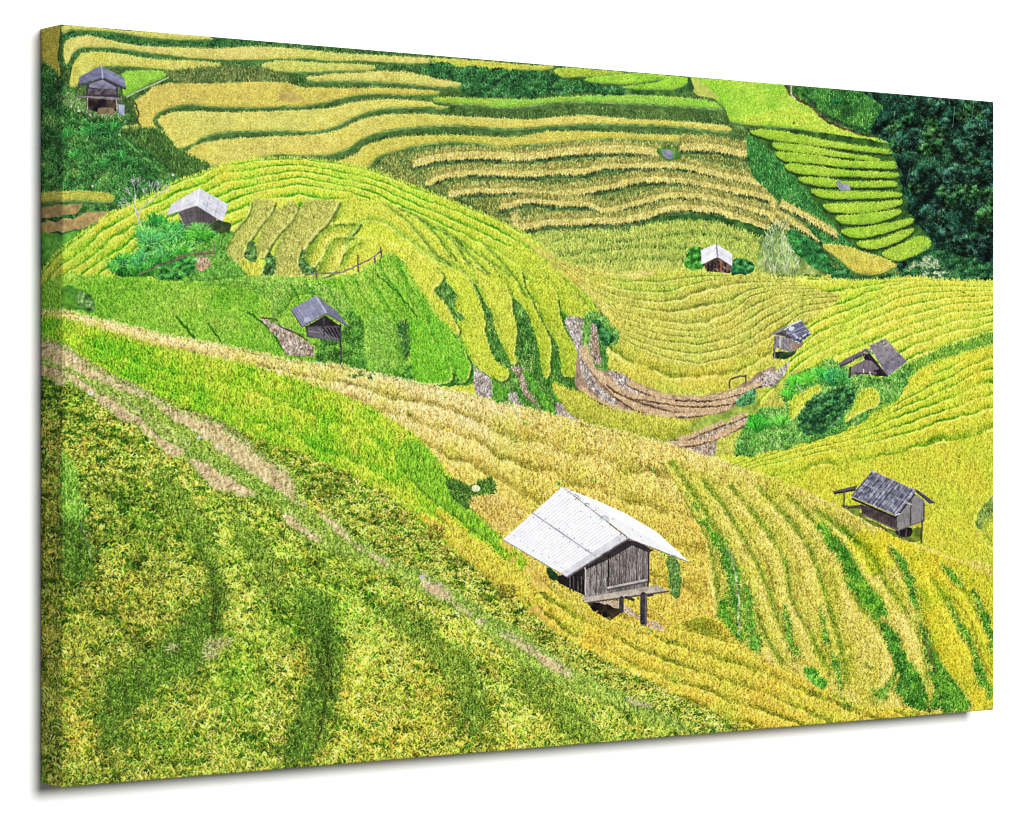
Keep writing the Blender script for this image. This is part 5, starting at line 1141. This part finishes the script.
r0 = b1((408, 180))[0]
line(b1((408, 180), (398, 145), (388, 100), (392, 60)), TC, 1.5, .15); line(b1((398, 150), (420, 110), (470, 75)), TC, 1.3, .15)
for q, a in (((392, 60), 1.75), ((390, 85), 2.2), ((392, 62), 1.3), ((470, 75), 1.3), ((440, 95), 1.8), ((470, 75), .7), ((455, 85), 1.55), ((394, 120), 2.6)):
    limb(b1(q)[0], a, 7.5, .6, 2)

# crisp, slightly contrasty finish of a photo print
img[:] = np.clip(img, 0, 1)
b1_ = (img + np.roll(img, 1, 0) + np.roll(img, -1, 0) + np.roll(img, 1, 1) + np.roll(img, -1, 1)) * .2
bl = sum(np.roll(np.roll(b1_, a, 0), b, 1) for a, b in ((2, 0), (-2, 0), (0, 2), (0, -2), (2, 2), (-2, 2), (2, -2), (-2, -2))) / 8
img[:] = np.clip(img + np.where(fg, .55, .36)[..., None] * (b1_ - bl), 0, 1) ** .90
g_ = (img @ np.array((.3, .6, .1), np.float32))[..., None]
img[:] = img * .86 + g_ * .14
img[:] = np.clip(img + .42 * img * (1 - img) * (2 * img - 1), 0, 1)
# pieces of the picture that read as things of their own
LANDS = [
    ('printed_hill', [TOP + [(604, 340), (580, 400), (540, 412), (470, 394), (380, 376), (290, 360), (200, 343), (120, 325), (62, 312), (40, 312)]], 2, 'rounded terraced hill of yellow rice with a green lower slope', True),
    ('printed_valley', [BT[1:-2] + [(1000, 281), (1000, 585), (921, 549), (811, 497), (715, 461), (657, 443), (593, 427), (560, 416), (600, 350), (598, 308), (575, 282)]], 1, 'curving bowl of ripe rice terraces and the hill on its right', False),
    ('printed_slope', [RIDGE + [(1010, 815), (40, 815)]], 3, 'steep rice slope along the front with the footpath across it', False),
    ('printed_forest', [a4((500, 80), (1100, 110), (1100, 880), (900, 850), (700, 770), (752, 720), (720, 670), (660, 600), (630, 520), (610, 430), (590, 340), (570, 290), (500, 262), (520, 200), (545, 140))], 1, 'dark bluish green forest in the upper right corner', False),
    ('printed_footpath', [c1((20, 85), (92, 118), (200, 190), (320, 252), (420, 297), (540, 370), (700, 422), (800, 482), (900, 562), (1030, 655)) + d2((100, 50), (210, 90), (330, 195), (455, 275), (560, 300), (700, 395), (850, 500), (1024, 595)) + d3((190, 475), (315, 558), (300, 575), (180, 530)) + d2((1000, 620), (850, 530), (690, 430), (560, 345), (430, 280), (300, 230), (150, 180), (40, 110)) + c1((980, 800), (850, 722), (700, 670), (600, 550), (400, 430), (250, 330), (92, 280), (20, 220))], 4, 'pale trodden dirt path running down across the front slope', False),
]
AMB = .14
KEY = (1.0, -6.3, 3.05, 2.2, 518)

# ---------------------------------------------------------------------------
# The scene: white wall, canvas print, lamps, camera.  Metres; the wall is the
# plane y = 0 and the picture faces -y.
# ---------------------------------------------------------------------------
C = bpy.context.scene.collection
H = 0.80                                  # height of the print
FOC = 2944.0                              # focal length in pixels of a 1024 wide frame
HORIZON = 405.8
pl_ = np.array((-449.75 / 763.2, FOC / 763.2)) * H      # left front edge seen from the camera (right, ahead)
pr_ = np.array((482.0 / 607.9, FOC / 607.9)) * H
W = float(np.hypot(*(pr_ - pl_)))
ux, uy = (pr_ - pl_) / W
DEPTH = 0.049
YF = -(DEPTH + 0.0012)                     # front of the canvas
ZC = 1.5                                  # height of its middle above the floor
# camera in wall coordinates (x along the wall from the left edge, y away from it)
CAM = np.array((-(pl_[0] * ux + pl_[1] * uy), YF - (-pl_[0] * uy + pl_[1] * ux)))
AX, AY = np.array((ux, -uy)), np.array((uy, ux))         # camera's right and ahead


def sheet_from_wall(x, y, z):
    dx, dy = x - CAM[0], y - CAM[1]
    r, a = dx * AX[0] + dy * AX[1], dx * AY[0] + dy * AY[1]
    return 512 + FOC * r / a, HORIZON - FOC * (z - ZC) / a


def wall_from_sheet(px, py, y=YF):
    r = (px - 512) / FOC
    d = (AX[0] * r + AY[0], AX[1] * r + AY[1])
    t = (y - CAM[1]) / d[1]
    return CAM[0] + d[0] * t, ZC + (HORIZON - py) / FOC * t


# ---- the print unrolled flat: front plus the four flaps that wrap the edges
GAIN = 1.28                               # light that falls on the picture
TEX = 0.00062
FL = DEPTH + .004
nw, nh = int((W + 2 * FL) / TEX), int((H + 2 * FL) / TEX)
U, V = np.meshgrid((np.arange(nw) + .5) / nw * (W + 2 * FL) - FL, (np.arange(nh) + .5) / nh * (H + 2 * FL) - FL)
V2 = np.where(V < 0, -V, np.where(V > H, 2 * H - V, V))
U2 = np.where(U > W, 2 * W - U, U)
PX, PY = sheet_from_wall(np.maximum(U2, 0), YF + np.maximum(-U2, 0), ZC - H / 2 + V2)
PX = np.clip(PX * S - .5, 0, PW - 2); PY = np.clip(PY * S - .5, 0, PH - 2)
x0 = PX.astype(int); y0 = PY.astype(int); fx = (PX - x0)[..., None]; fy = (PY - y0)[..., None]
tex = (img[y0, x0] * (1 - fx) + img[y0, x0 + 1] * fx) * (1 - fy) + (img[y0 + 1, x0] * (1 - fx) + img[y0 + 1, x0 + 1] * fx) * fy
lin = np.where(tex <= .04045, tex / 12.92, ((tex + .055) / 1.055) ** 2.4) / GAIN
tex = np.where(lin <= .0031308, lin * 12.92, 1.055 * np.maximum(lin, 1e-6) ** (1 / 2.4) - .055)
ink = bpy.data.images.new('rice_terrace_print', nw, nh)
ink.pixels.foreach_set(np.dstack([tex, np.ones((nh, nw, 1))]).astype(np.float32).ravel())
ink.update(); ink.pack()


def uv_of(x, y, z):
    """Wall point on the wrapped print -> place on the unrolled sheet."""
    d = y - YF
    u = x - d if x <= 1e-6 else (x + d if x >= W - 1e-6 else x)
    zz = z - (ZC - H / 2)
    v = zz - d if zz <= 1e-6 else (zz + d if zz >= H - 1e-6 else zz)
    return (u + FL) / (W + 2 * FL), (v + FL) / (H + 2 * FL)


def nodes(name):
    m = bpy.data.materials.new(name); m.use_nodes = True
    return m, m.node_tree.nodes, m.node_tree.links, m.node_tree.nodes['Principled BSDF']


def canvas_material():
    m, n, l, b = nodes('printed_canvas')
    t = n.new('ShaderNodeTexImage'); t.image = ink; t.interpolation = 'Cubic'; t.extension = 'EXTEND'
    uv = n.new('ShaderNodeUVMap'); l.new(uv.outputs[0], t.inputs[0])
    l.new(t.outputs[0], b.inputs['Base Color'])
    b.inputs['Roughness'].default_value = .7
    b.inputs['Specular IOR Level'].default_value = .03
    co = n.new('ShaderNodeTexCoord')
    def weave(direction):
        w = n.new('ShaderNodeTexWave'); w.bands_direction = direction
        w.inputs['Scale'].default_value = 260; w.inputs['Distortion'].default_value = 1.2
        l.new(co.outputs['Object'], w.inputs[0]); return w
    a, c = weave('X'), weave('Z')
    mx = n.new('ShaderNodeMath'); mx.operation = 'MAXIMUM'; l.new(a.outputs[1], mx.inputs[0]); l.new(c.outputs[1], mx.inputs[1])
    bp = n.new('ShaderNodeBump'); bp.inputs['Strength'].default_value = .05; bp.inputs['Distance'].default_value = .0004
    l.new(mx.outputs[0], bp.inputs['Height']); l.new(bp.outputs[0], b.inputs['Normal'])
    return m


def wall_material():
    m, n, l, b = nodes('white_wall_paint')
    co = n.new('ShaderNodeTexCoord'); nz = n.new('ShaderNodeTexNoise'); nz.inputs['Scale'].default_value = 220
    l.new(co.outputs['Object'], nz.inputs['Vector'])
    r = n.new('ShaderNodeValToRGB'); r.color_ramp.elements[0].color = (.885, .885, .89, 1); r.color_ramp.elements[1].color = (.9, .9, .9, 1)
    l.new(nz.outputs[0], r.inputs[0]); l.new(r.outputs[0], b.inputs['Base Color'])
    bp = n.new('ShaderNodeBump'); bp.inputs['Strength'].default_value = .04; bp.inputs['Distance'].default_value = .001
    l.new(nz.outputs[0], bp.inputs['Height']); l.new(bp.outputs[0], b.inputs['Normal'])
    b.inputs['Roughness'].default_value = .8; b.inputs['Specular IOR Level'].default_value = .1
    return m


def wood_material():
    m, n, l, b = nodes('stretcher_pine')
    co = n.new('ShaderNodeTexCoord'); w = n.new('ShaderNodeTexWave'); w.inputs['Scale'].default_value = 30; w.inputs['Distortion'].default_value = 6
    l.new(co.outputs['Object'], w.inputs[0])
    r = n.new('ShaderNodeValToRGB'); r.color_ramp.elements[0].color = (.42, .28, .15, 1); r.color_ramp.elements[1].color = (.55, .4, .24, 1)
    l.new(w.outputs[0], r.inputs[0]); l.new(r.outputs[0], b.inputs['Base Color'])
    return m


MC, MW, MP = canvas_material(), wall_material(), wood_material()
BASE_AT = Vector((W / 2, YF / 2, ZC - H / 2))


def link(name, verts, faces, mat, parent=None, label=None, uv=False, flat=False):
    me = bpy.data.meshes.new(name)
    off = BASE_AT if parent is not None else Vector((0, 0, 0))
    me.from_pydata([tuple(Vector(v) - off) for v in verts], [], faces)
    if uv:
        ul = me.uv_layers.new(name='UVMap')
        for lp in me.loops:
            v = verts[lp.vertex_index]
            ul.data[lp.index].uv = uv_of(v[0], YF if flat else v[1], v[2])
    me.materials.append(mat); me.validate(); me.update()
    o = bpy.data.objects.new(name, me); C.objects.link(o)
    if parent is not None:
        o.parent = parent
    if label:
        o['label'] = label
    return o


root = bpy.data.objects.new('canvas_print', None); C.objects.link(root)
root.location = BASE_AT; root.empty_display_size = .1
root['label'] = 'wide gallery-wrapped canvas print of yellow and green rice terraces hanging on a white wall'
root['category'] = 'canvas print'


class Part:
    pass


# ---- the wrapped sheet, with softly rounded folds
RD = .0022
arc = [(RD * (1 - math.cos(a)), RD * (1 - math.sin(a))) for a in np.linspace(0, math.pi / 2, 6)]     # (in from the edge, back from the front)


def profile(length):
    lo = [(p, d) for p, d in arc]                      # p: 0 at the edge, d: depth
    return [(0.0, DEPTH, 'lo')] + [(p, d, 'f') for p, d in lo] + [(length - p, d, 'f') for p, d in reversed(lo)] + [(length, DEPTH, 'hi')]


pxs, pzs = profile(W), profile(H)
groups = {}
for i in range(len(pxs) - 1):
    for j in range(len(pzs) - 1):
        fxl = 'lo' if i == 0 else 'hi' if i == len(pxs) - 2 else 'f'
        fzl = 'lo' if j == 0 else 'hi' if j == len(pzs) - 2 else 'f'
        if fxl != 'f' and fzl != 'f':
            continue
        key = 'front' if fxl == 'f' and fzl == 'f' else ('left' if fxl == 'lo' else 'right' if fxl == 'hi' else 'bottom' if fzl == 'lo' else 'top')
        g = groups.setdefault(key, ([], []))
        k = len(g[0])
        for a, b in ((i, j), (i + 1, j), (i + 1, j + 1), (i, j + 1)):
            g[0].append((pxs[a][0], YF + max(pxs[a][1], pzs[b][1]), ZC - H / 2 + pzs[b][0]))
        g[1].append((k, k + 1, k + 2, k + 3))
for key, (v, f) in groups.items():
    lab = {'front': None, 'left': 'shaded left edge of the canvas'}.get(key)
    o = link('printed_picture' if key == 'front' else 'wrapped_edge', v, f, MC, root, lab, uv=True)
    bm = bmesh.new(); bm.from_mesh(o.data); bmesh.ops.remove_doubles(bm, verts=bm.verts, dist=1e-6); bm.to_mesh(o.data); bm.free()

# ---- stretcher bars behind it


def bar(x0, x1, z0, z1):
    y0, y1 = YF + .003, YF + DEPTH - .001
    v = [(x, y, z) for x in (x0, x1) for y in (y0, y1) for z in (z0, z1)]
    link('stretcher_bar', v, [(0, 1, 3, 2), (4, 6, 7, 5), (0, 4, 5, 1), (2, 3, 7, 6), (0, 2, 6, 4), (1, 5, 7, 3)], MP, root)


zb, zt, e = ZC - H / 2, ZC + H / 2, .003
bar(e, .045, zb + e, zt - e); bar(W - .045, W - e, zb + e, zt - e)
bar(.047, W - .047, zb + e, zb + .045); bar(.047, W - .047, zt - .045, zt - e)


# ---- what is pictured, each piece of the image a thin layer of ink on the sheet
def clip_poly(p, axis, lim, keep_less):
    out = []
    for a, b in zip(p, p[1:] + p[:1]):
        ia = (a[axis] <= lim) == keep_less; ib = (b[axis] <= lim) == keep_less
        if ia:
            out.append(a)
        if ia != ib:
            t = (lim - a[axis]) / (b[axis] - a[axis]); out.append((a[0] + (b[0] - a[0]) * t, a[1] + (b[1] - a[1]) * t))
    return out


def ink_layer(name, outlines, layer, parent, label=None, sm=False):
    verts, faces = [], []
    y = YF - .0001 * layer
    for n_, pts in enumerate(outlines):
        q = curve(pts, True, 6) if sm else np.asarray(pts, float)
        w = [wall_from_sheet(a, b) for a, b in q]
        for ax, lim, less in ((0, RD, False), (0, W - RD, True), (1, zb + RD, False), (1, zt - RD, True)):
            w = clip_poly(w, ax, lim, less) if len(w) > 2 else []
        if len(w) < 3:
            continue
        if sum(a[0] * b[1] - b[0] * a[1] for a, b in zip(w, w[1:] + w[:1])) < 0:
            w = w[::-1]
        k = len(verts)
        verts += [(a, y - .00002 * n_, b) for a, b in w]; faces.append(tuple(range(k, k + len(w))))
    o = link(name, verts, faces, MC, parent, label, uv=True, flat=True)
    return o


def sub(name, outlines, layer, parent, label=None, sm=False):
    o = ink_layer(name, outlines, layer, root, label, sm)
    o.parent = parent
    return o


for nm, pts, ly, lab, sm_ in LANDS:
    ink_layer(nm, pts, ly, root, lab, sm_)
for lab, rf, wl, ps in HUTS:
    h_ = ink_layer('printed_hut', [wl], 5, root, lab)
    sub('roof', rf, 6, h_)
    for p, q in ps:
        d = np.array(q) - np.array(p); nn = np.array((-d[1], d[0])) / np.hypot(*d) * (3.2 if np.hypot(*d) > 25 and abs(p[0] - 643) < 6 else .9)
        sub('post', [[tuple(np.array(p) + nn), tuple(np.array(p) - nn), tuple(np.array(q) - nn), tuple(np.array(q) + nn)]], 7, h_)

# ---- wall
wall = link('wall', [(-7, 0, 0), (9, 0, 0), (9, 0, 4.2), (-7, 0, 4.2)], [(0, 1, 2, 3)], MW)
wall['kind'] = 'structure'; wall['label'] = 'plain white wall behind the canvas print'; wall['category'] = 'wall'

# ---- light: one broad lamp from the front, a little up and to the right, in a pale room
w_ = bpy.data.worlds.new('World'); bpy.context.scene.world = w_; w_.use_nodes = True
bgn = w_.node_tree.nodes['Background']; bgn.inputs[0].default_value = (.97, .98, 1, 1); bgn.inputs[1].default_value = AMB


def area(name, loc, target, size, energy, col=(1, 1, 1)):
    d = bpy.data.lights.new(name, 'AREA'); d.shape = 'DISK'; d.size = size; d.energy = energy; d.color = col
    o = bpy.data.objects.new(name, d); C.objects.link(o); o.location = loc
    o.rotation_euler = (Vector(target) - Vector(loc)).to_track_quat('-Z', 'Y').to_euler()
    return o


area('key_lamp', KEY[:3], (W / 2, 0, ZC), KEY[3], KEY[4], (1, .995, .985))

# ---- camera
cd = bpy.data.cameras.new('camera'); co_ = bpy.data.objects.new('camera', cd); C.objects.link(co_)
cd.sensor_width = 36; cd.lens = FOC / 1024 * 36; cd.clip_end = 100; cd.clip_start = .05
cd.shift_y = (HORIZON - 411.5) / 1024
co_.location = (CAM[0], CAM[1], ZC); co_.rotation_euler = (math.pi / 2, 0, math.atan2(-AY[0], AY[1]))
sc_ = bpy.context.scene
sc_.camera = co_
sc_.cycles.filter_width = 1.0
sc_.view_settings.view_transform = 'Standard'; sc_.view_settings.look = 'None'
sc_.view_settings.exposure = 0; sc_.view_settings.gamma = 1
